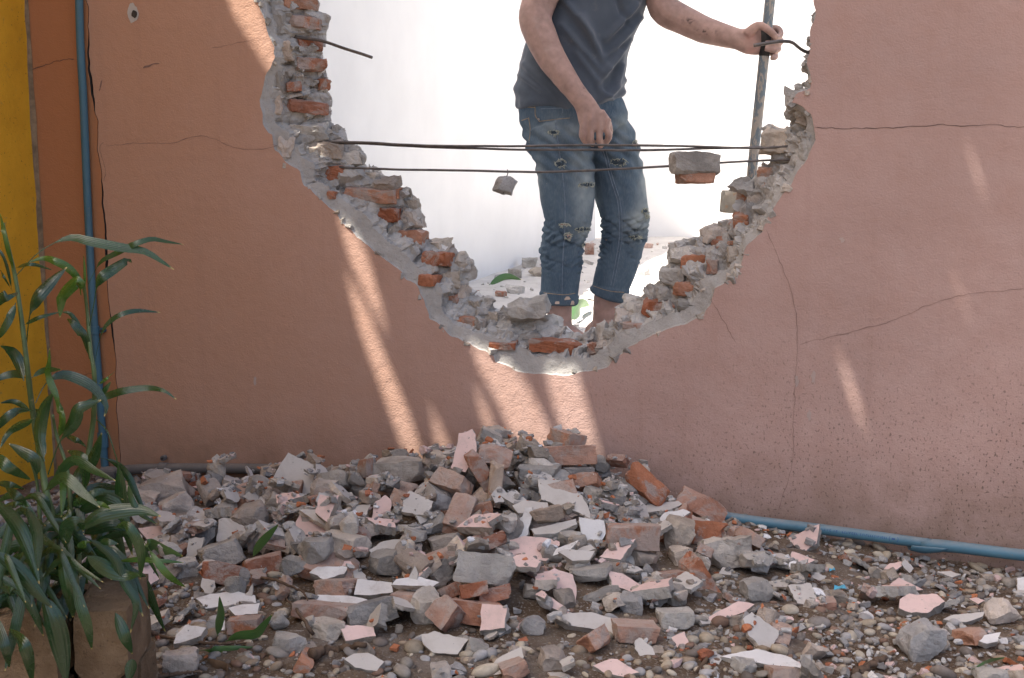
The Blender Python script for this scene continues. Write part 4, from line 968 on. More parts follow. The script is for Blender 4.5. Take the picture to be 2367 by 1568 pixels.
LP(c5, 1050, 880, 140, 100, (0, 20, 0), 'grey lump between the leaning orange brick and the heap')
HP(c5, [(1150, 925), (1200, 890), (1380, 890), (1360, 935), (1240, 970)], (0, -.4, .9), 0.018, M_WHITECHIP, 'plaster_slab', 'pale plate above the pale topped orange brick piece')
HP(c5, [(1205, 875), (1212, 848), (1400, 858), (1420, 885), (1300, 888)], (0, -.4, .9), 0.012, M_PINKCHIP, 'plaster_slab', 'narrow pink chip left of the angular grey lump')
LP(c5, 780, 590, 230, 140, (0, -12, 0), 'beige mortar chunk behind the wide grey mortar slab', M_MORTAR_D)
LP(c5, 920, 520, 70, 160, (0, 30, 0), 'thin grey plate standing left of the small upright brick', cuts=4)
LP(c5, 1240, 410, 150, 95, (0, 5, 0), 'beige lump right behind the big grey upright slab', M_MORTAR_D)
LP(c5, 850, 400, 130, 130, (0, 0, 0), 'grey lump left behind the big grey upright slab')
LP(c5, 1400, 640, 130, 110, (0, -40, 0), 'grey lump between brownish plate and heap')
LP(c5, 360, 610, 250, 80, (0, 3, 0), 'long beige mortar strip in the left bank', M_MORTAR_D, cuts=5)
HP(c5, [(325, 730), (350, 702), (415, 770), (400, 800)], (.3, -.6, .7), 0.012, M_PINKCHIP, 'plaster_slab', 'narrow pink plaster strip below the pink topped slab')

def hero_y(h): return h[3] if h[0] == 'solid' else float(np.mean([p[1] for p in h[2]]))
HEROES.sort(key=lambda h: (h[1](0, hero_y(h))[1]))
fwd = Vector((0, math.cos(PITCH), -math.sin(PITCH)))
for k, h in enumerate(HEROES):
    if h[0] == 'solid':
        _, cr, x, y, w_, h_, rot, mat, name, label, cat, ends, cuts, dep, depth, rough = h
        if w_ < 20: continue
        sx, sy = cr(x, y); s = CS[cr]
        P = px_drop(sx, sy, h_ * s * 0.35 * 3.0 / F)
        m_px = (P - CAM).dot(fwd) / F
        L, Hh = w_ * s * m_px, h_ * s * m_px
        isb = cat == 'brick'
        D = dep or (0.075 if isb else min(max(0.5 * (L + Hh), 0.03), 0.09))
        if isb: Hh = min(max(Hh, 0.030), 0.062); 
        V, Fc = solid(2000 + k, (L, D, Hh), nsub=10, cuts=cuts, depth=depth, rnd=0.05 if isb else .03, rough=rough, ends=ends)
        rx, ry, rz = rot
        M = Matrix.Translation(P) @ (Matrix.Rotation(R(rx), 4, 'X') @ Matrix.Rotation(R(ry), 4, 'Y') @ Matrix.Rotation(R(rz), 4, 'Z'))
        wn_min = min(wall_n(*(M @ Vector(v_)).xy) for v_ in V[::7])
        if wn_min < 0.006: M.translation += WN * (0.006 - wn_min)
        me = make_variant(name, V, Fc, [mat]); HEROPX.append((sx, sy, label, 'r' if cat == 'rubble' else 'b'))
        add_piece(name, me, V, M, label, cat, None, True)
    else:
        _, cr, pts, nrm_, th, skin, name, label, cat, back = h
        px = [cr(*p) for p in pts]; cxp = np.mean(px, axis=0)
        nv = Vector(nrm_).normalized()
        low = max(px, key=lambda p: p[1])
        if nv.z < 0.7:                                   # standing: rest the lowest corner on the pile
            Pl = px_drop(cxp[0], low[1] - 3, 0.004); C0 = on_plane(cxp[0], cxp[1], Pl, nv)
        else:
            C0 = px_drop(cxp[0], cxp[1], 0.012 + th * 0.5)
        zax = nv; xax = (Vector((1, 0, 0)) - zax * zax.x).normalized(); yax = zax.cross(xax)
        q = [on_plane(p[0], p[1], C0, nv) - C0 for p in px]
        pts2 = [(v_.dot(xax), v_.dot(yax)) for v_ in q]
        V, Fc, mi = slab_mesh(2000 + k, pts2 if True else 0, th, 0.035)
        # outline must run anticlockwise seen from the skin side
        ar = sum(pts2[i][0] * pts2[(i + 1) % len(pts2)][1] - pts2[(i + 1) % len(pts2)][0] * pts2[i][1] for i in range(len(pts2)))
        if ar < 0: V, Fc, mi = slab_mesh(2000 + k, pts2[::-1], th, 0.035)
        M = Matrix.Translation(C0 - zax * th * 0.5) @ Matrix((xax, yax, zax)).transposed().to_4x4()
        wn_min = min(wall_n(*(M @ Vector(v_)).xy) for v_ in V[::5])
        if wn_min < 0.006: M.translation += WN * (0.006 - wn_min)
        me = make_variant(name, V, Fc, [skin, M_MORTAR], mi); HEROPX.append((cxp[0], cxp[1], label, 's'))
        add_piece(name, me, V, M, label, cat, None, True)

# pieces in between, smaller ones last
def dens_mid(u, n_): return (0.30 if n_ < 0.24 and abs(u) < 0.55 else 1.0) * min(1, 0.03 + float(mound_un(u, n_)) / 0.07 + 0.30 * math.exp(-((u + .5) / .5) ** 2 - ((n_ - .75) / .3) ** 2) + 0.75 * math.exp(-((u + .15) / .65) ** 2 - ((n_ - .72) / .34) ** 2) + 0.15 * math.exp(-((u - .85) / .25) ** 2 - ((n_ - .45) / .25) ** 2))
scatter_fill(125, pick_lump, dens_mid, 0.5, 0.9, 25)
scatter_fill(190, pick_lump, dens_mid, 0.22, 0.5, 25)
scatter_fill(26, pick_brick, dens_mid, 0.3, 0.65, 25)
scatter_fill(210, pick_plate, dens_mid, 0.3, 0.9, 20)

# crumbs and pebbles: too many to count
def merged(name, items, mat, label, smooth_shade=False):
    """items: (verts, faces, matrix3, offset, colour)"""
    VV, FF, CC, o_ = [], [], [], 0
    for V, Fc, M3, off, col in items:
        VV.append(V @ M3.T + off); FF += [tuple(i + o_ for i in f) for f in Fc]; CC.append(np.tile(col, (len(V), 1))); o_ += len(V)
    ob = mesh_obj(name, np.vstack(VV), FF, mat, None, smooth_shade); color_attr(ob.data, 'tint', np.vstack(CC))
    tag(ob, label, None, None, 'stuff'); return ob
bm = bmesh.new(); bmesh.ops.create_icosphere(bm, subdivisions=2, radius=1); ICO = (np.array([v_.co[:] for v_ in bm.verts]), [tuple(v_.index for v_ in f.verts) for f in bm.faces]); bm.free()
bm = bmesh.new(); bmesh.ops.create_icosphere(bm, subdivisions=1, radius=1); ICO1 = (np.array([v_.co[:] for v_ in bm.verts]), [tuple(v_.index for v_ in f.verts) for f in bm.faces]); bm.free()
g1 = np.random.default_rng(3)
def rot3(g): return np.array(Euler(tuple(g.uniform(0, 6.28, 3))).to_matrix())
def place_small(count, dens, seed):
    g = np.random.default_rng(seed); out = []
    while len(out) < count:
        u, n_ = g.uniform(-1.5, 1.6), g.uniform(0.0, 1.5); p = wpt(u, -n_, 0)
        if p.y < 1.8 or (p.x < -0.60 and p.y < 2.22) or g.random() > dens(u, n_, p.x, p.y): continue
        out.append((p.x, p.y))
    return out
def pebble_d(u, n_, x, y):
    m_ = gsample(MO, x, y); return max(0.0, 1 - m_ / 0.05) * (0.35 + 0.65 * (0.5 + 0.5 * gsample(PGR, x, y))) + 0.03
items = []
PEBC = np.array([[.30, .27, .23], [.36, .30, .22], [.22, .20, .18], [.16, .135, .115], [.42, .37, .29], [.27, .21, .15], [.33, .32, .31], [.20, .13, .095]])
PV = []
for i in range(14):
    V = ICO[0].copy(); V += V * (fbm(V * 0.9 + i * 7, 2, i) * 0.16)[:, None]; PV.append(V)
for x, y in place_small(4200, pebble_d, 5):
    r = float(np.clip(g1.lognormal(math.log(0.0075), 0.42), 0.003, 0.022)); dm = np.array([1.25, 0.95, 0.62]) * g1.uniform(0.8, 1.2, 3) * r
    M3 = np.array((Euler((g1.normal(0, .25), g1.normal(0, .25), 0)).to_matrix() @ Matrix.Rotation(g1.uniform(0, 6.28), 3, 'Z'))) * dm
    z0 = gsample(BASE, x, y)
    if hsample(x, y) > z0 + 0.016: continue
    z = z0 + gsample(FGR, x, y) * 0.009 + r * 0.25
    items.append((PV[g1.integers(14)], ICO[1], M3, np.array([x, y, z]), PEBC[g1.integers(8)] * g1.uniform(0.75, 1.25)))
merged('pebbles', items, attr_mat('river_pebble', rough=0.7, bmp=0.15, scale=60, var=0.25), 'rounded river pebbles strewn over the damp soil', True)
items = []
CRC = np.array([[.34, .325, .30], [.42, .41, .39], [.27, .26, .25], [.55, .53, .50], [.46, .18, .09], [.36, .14, .08], [.60, .45, .41], [.33, .28, .23], [.7, .7, .7]])
CRP = np.array([.26, .2, .16, .08, .08, .04, .07, .07, .04])
CV = []
for i in range(16):
    V, Fc = solid(3000 + i, (1, g1.uniform(.5, 1), g1.uniform(.25, .6)), nsub=1, cuts=6, depth=0.5, rough=0.06, fine=False); CV.append((V, Fc))
def crumb_d(u, n_, x, y): return min(1, 0.36 + gsample(MO, x, y) / 0.10 + 0.35 * math.exp(-((u - .9) / .5) ** 2))
for x, y in place_small(8500, crumb_d, 6):
    r = float(np.clip(g1.lognormal(math.log(0.0105), 0.55), 0.003, 0.034)); V, Fc = CV[g1.integers(16)]
    if HERO[window(x, y, 0.006)].mean() > 0.3: r = min(r, 0.006) * (0.5 if g1.random() < .5 else 0.3)
    M3 = np.array((Euler((g1.normal(0, .35), g1.normal(0, .35), 0)).to_matrix() @ Matrix.Rotation(g1.uniform(0, 6.28), 3, 'Z'))) * r
    items.append((V, Fc, M3, np.array([x, y, hsample(x, y) + r * 0.16]), CRC[g1.choice(9, p=CRP)] * g1.uniform(0.75, 1.15)))
merged('mortar_crumbs', items, attr_mat('mortar_crumb', scale=120), 'grey, white and brick red crumbs of mortar scattered everywhere')
items = []
for k in range(520):                            # grit on the yard floor beyond the hole and on the broken sill
    u, v_ = g1.uniform(-0.9, 1.6), g1.uniform(0.25, 6.2)
    p = wpt(u, v_, 0); r = float(np.clip(g1.lognormal(math.log(0.022), 0.6), 0.006, 0.09)); V, Fc = CV[g1.integers(16)]
    M3 = np.array((Euler((g1.normal(0, .3), g1.normal(0, .3), 0)).to_matrix() @ Matrix.Rotation(g1.uniform(0, 6.28), 3, 'Z'))) * r
    items.append((V, Fc, M3, np.array([p.x, p.y, YZ + r * 0.15]), CRC[g1.choice(9, p=CRP)] * 0.45 + np.array([.33, .31, .285]) * g1.uniform(0.8, 1.1)))
merged('yard_grit', items, attr_mat('yard_crumb', scale=80), 'mortar and brick crumbs strewn over the bright yard floor')
# ------------------------------------------------------------------ pipes
def pipe_mat(name, col, dirt=0.5):
    m, n, l, b = new_mat(name, 0.42, 0.45)
    v, rnd = objvec(n, l, False)
    c = mix(n, l, ramp(n, l, noise(n, l, v, 7, 4), [(0.3, 0), (0.7, 1)]), [x * 0.85 for x in col], [x * 1.12 for x in col])
    geo = n.new('ShaderNodeNewGeometry'); sep = n.new('ShaderNodeSeparateXYZ'); l.new(geo.outputs['Normal'], sep.inputs[0])
    up = ramp(n, l, sep.outputs[2], [(0.2, 0), (0.9, dirt)])
    c = mix(n, l, math_n(n, l, 'MULTIPLY', up, ramp(n, l, noise(n, l, v, 25, 5, 0.7), [(0.3, 0.2), (0.65, 1)])), c, (0.36, 0.32, 0.28))
    c = mix(n, l, ramp(n, l, noise(n, l, v, 40, 5, 0.75), [(0.62, 0), (0.70, 0.55)]), c, (0.20, 0.17, 0.14))
    l.new(c, b.inputs['Base Color'])
    l.new(ramp(n, l, noise(n, l, v, 15, 4), [(0.3, 0.35), (0.7, 0.65)]), b.inputs['Roughness'])
    bump(n, l, b, noise(n, l, v, 90, 4), 0.12, 0.002)
    return m
M_BLUE = pipe_mat('blue_water_pipe', (0.085, 0.20, 0.265), 0.5)
M_BLUE_D = pipe_mat('vertical_blue_pipe', (0.06, 0.15, 0.20), 0.25)
M_GREYP = pipe_mat('grey_dusty_pipe', (0.13, 0.125, 0.12), 0.5)
def to_world_pts(pxs, v): return [wpt(wall_uz(x, y, v)[0], v, wall_uz(x, y, v)[1]) for x, y in pxs]
t = empty('blue_pipe'); tag(t, 'vertical blue water pipe clipped to the wall in the left corner', 'pipe')
pts = spline(to_world_pts([(176, -700), (183, 0), (193, 240), (204, 500), (214, 690), (226, 850), (238, 1020), (244, 1100)], -0.016), 60)
V, Fc = tube_data(pts, 0.0125, 18); mesh_obj('pipe_run', V, Fc, M_BLUE_D, t, True)
def band(c, axis, r, w_, parent, mat, name='pipe_clip', lug=None):
    a = Vector(axis).normalized(); V, Fc = tube_data([c - a * w_ / 2, c - a * w_ * .45, c + a * w_ * .45, c + a * w_ / 2], [r * .97, r, r, r * .97], 20)
    o = mesh_obj(name, V, Fc, mat, parent, False)
    if lug is not None:
        V, Fc = tube_data([lug - WN * 0.012, lug + WN * 0.004], 0.009, 12); q = mesh_obj('lug', V, Fc, mat, o)
        V, Fc = tube_data([lug + WN * 0.004, lug + WN * 0.008], 0.0045, 6); mesh_obj('screw', V, Fc, M_DARK, o)
    return o
cp = Vector(pts[int(np.argmin([abs(p[2] - to_world_pts([(218, 768)], -0.016)[0].z) for p in pts]))])
band(cp, (0, 0, 1), 0.0155, 0.026, t, M_BLUE_D, lug=cp + WD * 0.026)
cp2 = Vector(pts[-4]); band(cp2, (0, 0, 1), 0.017, 0.05, t, M_BLUE_D, 'pipe_socket')

t = empty('grey_pipe'); tag(t, 'dusty grey pipe along the wall foot left of the heap', 'pipe')
pts = spline(to_world_pts([(244, 1092), (300, 1086), (370, 1083), (480, 1083), (600, 1084), (700, 1090), (800, 1097), (900, 1108)], -0.022), 60)
V, Fc = tube_data(pts, 0.0165, 18); mesh_obj('pipe_run', V, Fc, M_GREYP, t, True)
cp = to_world_pts([(378, 1083)], -0.022)[0]
band(cp, WD, 0.0200, 0.030, t, M_GREYP, lug=cp + Vector((0, 0, 0.034)))
V, Fc = tube_data([Vector(pts[0]) - WD * 0.010, Vector(pts[0]) + WD * 0.045], 0.021, 16); mesh_obj('pipe_socket', V, Fc, M_GREYP, t)

t = empty('blue_pipe'); tag(t, 'blue plastic water pipe with a torn joint along the wall foot at right', 'pipe')
def pz(x, y, v=-0.05): return to_world_pts([(x, y)], v)[0]
pa = [pz(1560, 1170), pz(1690, 1197), pz(1900, 1224), pz(2100, 1251), pz(2150, 1258)]
pb = [pz(2128, 1258), pz(2200, 1264), pz(2300, 1276), pz(2420, 1290), pz(2700, 1322)]
V, Fc = tube_data(spline(pa, 40), 0.0150, 20); run1 = mesh_obj('pipe_run', V, Fc, M_BLUE, t, True)
V, Fc = tube_data(spline(pb, 30), [0.0172] * 4 + [0.0162] * 26, 20); run2 = mesh_obj('pipe_run', V, Fc, M_BLUE, t, True)
# split sleeve curling open at the joint
ax_ = (pb[1] - pb[0]).normalized(); sd = ax_.cross(Vector((0, 0, 1))).normalized(); up_ = sd.cross(ax_)
V, Fc = [], []
for i in range(9):
    for j in range(9):
        a = R(-150 + 150 * j / 8); rr = 0.0182 + 0.011 * (1 - j / 8) * math.sin(math.pi * i / 8)
        V.append(pb[0] + ax_ * (-0.035 + 0.012 * i * (0.6 + 0.4 * j / 8) + 0.01 * j / 8) + (-sd * math.cos(a) * -1 + up_ * math.sin(a)) * rr)
for i in range(8):
    for j in range(8): Fc.append((i * 9 + j, i * 9 + j + 1, (i + 1) * 9 + j + 1, (i + 1) * 9 + j))
o = mesh_obj('torn_sleeve', V, Fc, M_BLUE, t, True)
md = o.modifiers.new('thick', 'SOLIDIFY'); md.thickness = 0.0012
# faded maker's print along the pipe: ring marks at both ends of a row of small characters
M_PRINT = simple_mat('dark_blue_print', (0.035, 0.085, 0.22), 0.6, 0.3, 80, bmp=0)
sp = spline(pa, 40); wid_px = 24
def on_pipe(tpar, ang, r=0.0153):
    q = np.array(sp); L = np.r_[0, np.cumsum(np.linalg.norm(np.diff(q, axis=0), axis=1))]; d = tpar * L[-1]
    p = Vector([np.interp(d, L, q[:, k]) for k in range(3)]); a = (Vector(q[-1]) - Vector(q[0])).normalized()
    out = (CAM - p); out = (out - a * out.dot(a)).normalized(); sdv = a.cross(out)
    o_ = (out * math.cos(ang) + sdv * math.sin(ang)); return p + o_ * r, a, o_
pv, pf = [], []
gp = random.Random(4)
def glyph(t0, t1, a0, a1):
    k = len(pv)
    for tt_, aa in ((t0, a0), (t1, a0), (t1, a1), (t0, a1)): pv.append(on_pipe(tt_, aa)[0])
    pf.append((k, k + 1, k + 2, k + 3))
def ringmark(tc):
    for s in (-1, 1):
        for q in range(4):
            a0 = R(-26 + q * 13); a1 = a0 + R(13); bow = lambda a: s * (0.0125 + 0.0045 * math.cos(a * 3))
            k = len(pv)
            for (aa, off) in ((a0, 0), (a1, 0), (a1, .0022), (a0, .0022)): pv.append(on_pipe(tc + bow(aa) + off * 0.9, aa)[0])
            pf.append((k, k + 1, k + 2, k + 3))
    glyph(tc - .006, tc + .006, R(-9), R(9))
T0, T1 = 0.56, 0.86
ringmark(T0); ringmark(T1)
x_ = T0 + 0.024
while x_ < T1 - 0.026:
    cw = gp.choice([0.0035, 0.005, 0.006])
    if gp.random() < 0.82:
        glyph(x_, x_ + cw * .35, R(-11), R(11))
        if gp.random() < 0.6: glyph(x_ + cw * .35, x_ + cw, R(5), R(11))
        if gp.random() < 0.5: glyph(x_ + cw * .35, x_ + cw, R(-11), R(-5))
    x_ += cw + 0.0028
mesh_obj('pipe_print', pv, pf, M_PRINT, t)

# ------------------------------------------------------------------ reinforcing bars left in the hole and what hangs on them
M_STEEL = simple_mat('dark_steel_bar', (0.15, 0.135, 0.125), 0.55, 0.35, 30, 0.55, 0.3, spots=(60, 0.58, (0.22, 0.16, 0.12), 0.6))
def bar(label, pxs, vs, r=0.0035, nn=70, cut=True):
    P = []
    for i, (x, y) in enumerate(pxs):
        v = vs[i] if hasattr(vs, '__len__') else vs
        u, z = wall_uz(x, y, v); P.append(wpt(u, v, z))
    q = spline(P, nn)
    q[:, 2] += fbm(np.c_[q[:, :1] * 9, q[:, :1] * 0, q[:, :1] * 0], 3, len(label)) * 0.0012
    V, Fc = tube_data(q, r, 8); o = mesh_obj('steel_bar', V, Fc, M_STEEL, None, True); tag(o, label, 'steel bar', 'reinforcing bars left in the broken wall'); return [Vector(p) for p in q]
bar('upper of the twin steel bars spanning the hole', [(640, 326), (720, 328), (860, 331), (980, 336), (1140, 338), (1400, 336), (1560, 337), (1750, 342), (1900, 331)], 0.085)
bar('lower of the twin steel bars spanning the hole', [(690, 330), (860, 334), (1000, 340), (1160, 345), (1300, 347), (1480, 347), (1640, 343), (1760, 340), (1900, 333)], [0.090] * 9)
low = bar('single lower steel bar carrying a lump of broken masonry', [(720, 386), (800, 388), (930, 392), (1100, 396), (1260, 398), (1420, 391), (1560, 383), (1700, 374), (1830, 369), (1900, 366)], 0.08)
bar('bent steel stub poking from the brick edge at upper left', [(650, 80), (700, 88), (740, 94), (790, 111), (830, 123), (860, 133)], [0.09, 0.09, 0.085, 0.06, 0.04, 0.03], 0.0046)
bar('hooked steel stub poking from the right edge across the gripping hand', [(1920, 128), (1868, 122), (1850, 114), (1832, 100), (1812, 96), (1790, 97), (1742, 105)], [0.06, 0.05, 0.03, 0.01, -0.01, -0.02, -0.03], 0.0048)
bar('short thin wire sticking up from the right broken edge', [(1746, 645), (1745, 625), (1743, 606)], 0.06, 0.0022, 8)
# lump of mortar with a brick still bonded below it, threaded on the lower bar
t = empty('hanging_masonry_lump'); tag(t, 'lump of mortar and brick hanging threaded on the lower steel bar', 'rubble')
def near_bar(x): return min(low, key=lambda p: abs(p.x - at_y(x, 385, p.y).x))
c = near_bar(1606); s_ = (c - CAM).dot(Vector((0, math.cos(PITCH), -math.sin(PITCH)))) / F
o = solid_obj('mortar_body', 4101, (108 * s_, 0.075, 52 * s_), M_MORTAR, t, nsub=12, cuts=6, depth=.28, rough=.05); o.location = c + Vector((0, 0, 2 * s_)); o.rotation_euler = (R(-4), R(2), R(8))
o = solid_obj('brick', 4102, (90 * s_, 0.070, 30 * s_), M_BRICK, t, nsub=9, cuts=5, depth=.4, rough=.06); o.location = c + Vector((-0.002, 0, -28 * s_)); o.rotation_euler = (R(-4), R(1), R(8))
t = empty('hanging_mortar_lump'); tag(t, 'small mortar lump dangling on a wire below the lower steel bar', 'rubble')
c = near_bar(1164); s_ = (c - CAM).length / F
o = solid_obj('mortar_body', 4203, (46 * s_, 0.045, 46 * s_), M_CONC, t, nsub=9, cuts=9, depth=.45, rough=.08); o.location = c + Vector((0, 0, -30 * s_)); o.rotation_euler = (0, R(20), R(20))
V, Fc = tube_data([c + Vector((0.002, 0, 0.006)), c + Vector((0.005, -0.006, 0)), c + Vector((0.001, -0.004, -0.012)), c + Vector((0, 0, -0.03)), c + Vector((-0.006, -0.01, -0.055)), c + Vector((-0.012, -0.012, -0.068))], 0.0014, 6)
mesh_obj('tie_wire', V, Fc, M_STEEL, t)

# ------------------------------------------------------------------ planter with its plants
def block_mat():
    m, n, l, b = new_mat('mossy_brown_block', 0.9, 0.15)
    v, rnd = objvec(n, l)
    c = mix(n, l, ramp(n, l, noise(n, l, v, 12, 5, 0.65), [(0.3, 0), (0.7, 1)]), (0.115, 0.078, 0.048), (0.235, 0.165, 0.102))
    c = mix(n, l, ramp(n, l, noise(n, l, v, 30, 6, 0.7), [(0.60, 0), (0.72, 0.7)]), c, (0.36, 0.30, 0.23))
    c = mix(n, l, ramp(n, l, noise(n, l, v, 7, 4), [(0.55, 0), (0.75, 0.5)]), c, (0.10, 0.085, 0.045))
    c = mix(n, l, ramp(n, l, noise(n, l, v, 130, 3), [(0.62, 0), (0.7, 0.6)]), c, (0.07, 0.05, 0.035))
    l.new(c, b.inputs['Base Color'])
    p = bump(n, l, b, noise(n, l, v, 45, 5, 0.7), 0.9, 0.008); return m
M_BLOCK = block_mat()
planter = empty('planter'); tag(planter, 'low brown block planter full of bamboo-like plants at bottom left', 'planter')
PT = 0.25
def pblock(x0, x1, y0, y1, z0, z1, sd, rot=0):
    V, Fc = solid(sd, (x1 - x0 - 0.006, y1 - y0 - 0.006, z1 - z0 - 0.005), nsub=12, cuts=3, depth=0.09, rnd=0.02, rough=0.022)
    o = mesh_obj('block', V, Fc, M_BLOCK, planter); o.location = ((x0 + x1) / 2, (y0 + y1) / 2, (z0 + z1) / 2); o.rotation_euler = (0, 0, R(rot))
planter.location.x = -0.03
for zi, (z0, z1) in enumerate(((-0.02, 0.115), (0.115, PT))):
    if zi: pblock(-0.745, -0.645, 2.005, 2.195, z0, z1, 5000, -1.5)
    else:
        pblock(-0.745, -0.647, 2.005, 2.10, z0, z1, 5001, 1); pblock(-0.744, -0.646, 2.10, 2.195, z0, z1, 5002, -1)
    xs_ = [-0.750, -0.95, -1.15, -1.35, -1.56] if zi else [-0.750, -0.85, -1.05, -1.25, -1.45, -1.56]
    for k in range(len(xs_) - 1):
        pblock(xs_[k + 1], xs_[k], 1.985, 2.065, z0, z1 - 0.008 * (zi and k == 0), 5100 + zi * 10 + k, random.uniform(-1, 1))
        pblock(xs_[k + 1], xs_[k], 2.145, 2.195, z0, z1 - 0.02, 5200 + zi * 10 + k)
gx, gy = np.meshgrid(np.linspace(-1.48, -0.74, 50), np.linspace(2.06, 2.15, 40)); pp = np.stack([gx.ravel(), gy.ravel(), gx.ravel() * 0], 1)
idx = np.arange(2000).reshape(40, 50)
mesh_obj('potting_soil', np.c_[pp[:, :2], 0.205 + fbm(pp * 12, 4, 3) * 0.02], np.stack([idx[:-1, :-1], idx[:-1, 1:], idx[1:, 1:], idx[1:, :-1]], -1).reshape(-1, 4), M_SOIL, planter, True)

def leaf_mat(name, a=(0.011, 0.040, 0.020), b2=(0.022, 0.064, 0.020), rough=0.22):
    m, n, l, b = new_mat(name, rough, 0.6); b.inputs['Coat Weight'].default_value = 0.25; b.inputs['Coat Roughness'].default_value = 0.2
    at = n.new('ShaderNodeAttribute'); at.attribute_name = 'along'; ac = n.new('ShaderNodeAttribute'); ac.attribute_name = 'across'
    v, rnd = objvec(n, l)
    c = mix(n, l, rnd, a, b2)
    wv = n.new('ShaderNodeMath'); wv.operation = 'SINE'; l.new(math_n(n, l, 'MULTIPLY', ac.outputs['Fac'], 34.0), wv.inputs[0])
    c = mix(n, l, ramp(n, l, wv.outputs[0], [(0.3, 0.0), (1.0, 0.30)]), c, [x * 0.55 for x in a])
    c = mix(n, l, ramp(n, l, noise(n, l, v, 26, 5, 0.7), [(0.66, 0), (0.76, 0.45)]), c, (0.13, 0.14, 0.08))
    c = mix(n, l, ramp(n, l, at.outputs['Fac'], [(0.965, 0), (0.99, 0.9)]), c, (0.48, 0.36, 0.12))
    l.new(c, b.inputs['Base Color'])
    l.new(ramp(n, l, noise(n, l, v, 30, 4), [(0.3, rough - .05), (0.7, rough + .12)]), b.inputs['Roughness'])
    try:
        b.inputs['Transmission Weight'].default_value = 0
        tr = n.new('ShaderNodeBsdfTranslucent'); l.new(mix(n, l, 0.6, c, (0.16, 0.36, 0.05)), tr.inputs[0])
        ms = n.new('ShaderNodeMixShader'); ms.inputs[0].default_value = 0.16
        l.new(b.outputs[0], ms.inputs[1]); l.new(tr.outputs[0], ms.inputs[2]); l.new(ms.outputs[0], n['Material Output'].inputs[0])
    except Exception: pass
    bump(n, l, b, wv.outputs[0], 0.25, 0.0008)
    return m
M_LEAF = leaf_mat('glossy_leaf')
M_LEAF_Y = leaf_mat('young_leaf', (0.04, 0.10, 0.015), (0.06, 0.14, 0.02))
M_STEM = simple_mat('green_cane', (0.075, 0.115, 0.045), 0.5, 0.35, 25, spots=(22, 0.6, (0.30, 0.24, 0.14), 0.7))
def leaf_mesh(P, width, pet=0.0, fold=0.25, roll=0.0, NL=22):
    """lance-shaped blade along points P; pet = share that is bare stalk"""
    q = spline(P, NL); t = np.gradient(q, axis=0); t /= np.linalg.norm(t, axis=1, keepdims=True) + 1e-9
    V, al, acr = [], [], []
    for i in range(NL):
        f = i / (NL - 1); tv = Vector(t[i]); side = tv.cross(Vector((0, 1, 0)))
        if side.length < 0.2: side = Vector((1, 0, 0))
        side.normalize(); nrm_ = side.cross(tv).normalized()
        ang = roll * (0.5 + 0.5 * f) * (tv.x if abs(tv.x) > 0.35 else 0.6); s2 = side * math.cos(ang) + nrm_ * math.sin(ang); n2 = nrm_ * math.cos(ang) - side * math.sin(ang)
        if f < pet: wv = 0.07
        else:
            g = (f - pet) / (1 - pet); wv = 0.05 + 0.95 * (g ** 0.62 * (1 - g) ** 0.95) / 0.2815 * 0.56
        hw = width / 2 * wv
        for k, a in enumerate((-1, -0.5, 0, 0.5, 1)):
            V.append(Vector(q[i]) + s2 * a * hw + n2 * (abs(a) ** 1.3) * hw * fold); al.append(f); acr.append(a * 0.5 + 0.5)
    Fc = [(i * 5 + k, i * 5 + k + 1, (i + 1) * 5 + k + 1, (i + 1) * 5 + k) for i in range(NL - 1) for k in range(4)]
    return V, Fc, al, acr
def leaf_obj(name, P, width, mat, parent, **kw):
    V, Fc, al, acr = leaf_mesh(P, width, **kw); o = mesh_obj(name, V, Fc, mat, parent, True)
    float_attr(o.data, 'along', al); float_attr(o.data, 'across', acr); return o
def g4(x, y): return x * .2831, 499 + y * .2831
def g5(x, y): return x * .4106, 925 + y * .4103
# canes: picture polylines with a depth
PLANTS = {
 'a': ('tallest leafy cane at the left edge of the planter', [(6, 516), (34, 635), (48, 725), (62, 839), (74, 941), (94, 1060), (111, 1155), (140, 1245), (150, 1330)], 2.11, 0.0066),
 'b': ('leafy cane standing in front of the vertical blue pipe', [(193, 650), (202, 725), (209, 810), (218, 867), (217, 957), (209, 1019), (193, 1138), (181, 1215), (180, 1290)], 2.125, 0.0062),
 'c': ('shorter cane between the two tallest canes', [(122, 960), (131, 1007), (156, 1089), (164, 1192), (168, 1280)], 2.10, 0.0054),
 'd': ('low leafy cane hanging over the front of the planter', [(70, 1060), (86, 1120), (94, 1237), (100, 1390)], 2.09, 0.0054),
 'e': ('bushy cane leaning over the right corner of the planter', [(196, 1100), (190, 1180), (185, 1260), (182, 1330)], 2.10, 0.0054)}
plant = {}
for k, (lb, pxs, Y, r) in PLANTS.items():
    base = at_y(*pxs[-1], Y); t = empty('leafy_plant', Matrix.Translation((base.x, base.y, 0.185))); tag(t, lb, 'plant', 'leafy canes in the planter')
    P = [at_y(x, y, Y + 0.02 * math.sin(i * 1.7)) for i, (x, y) in enumerate(pxs)]
    P.append(Vector((base.x, base.y, 0.15)))
    q = spline(P, 50); rad = [r * (0.45 + 0.75 * i / 49) * (1 + 0.10 * (i % 6 == 0)) for i in range(50)]
    V, Fc = tube_data(q, rad, 10); o = mesh_obj('stem', [v_ - t.location for v_ in V], Fc, M_STEM, t, True); plant[k] = (t, q, Y)
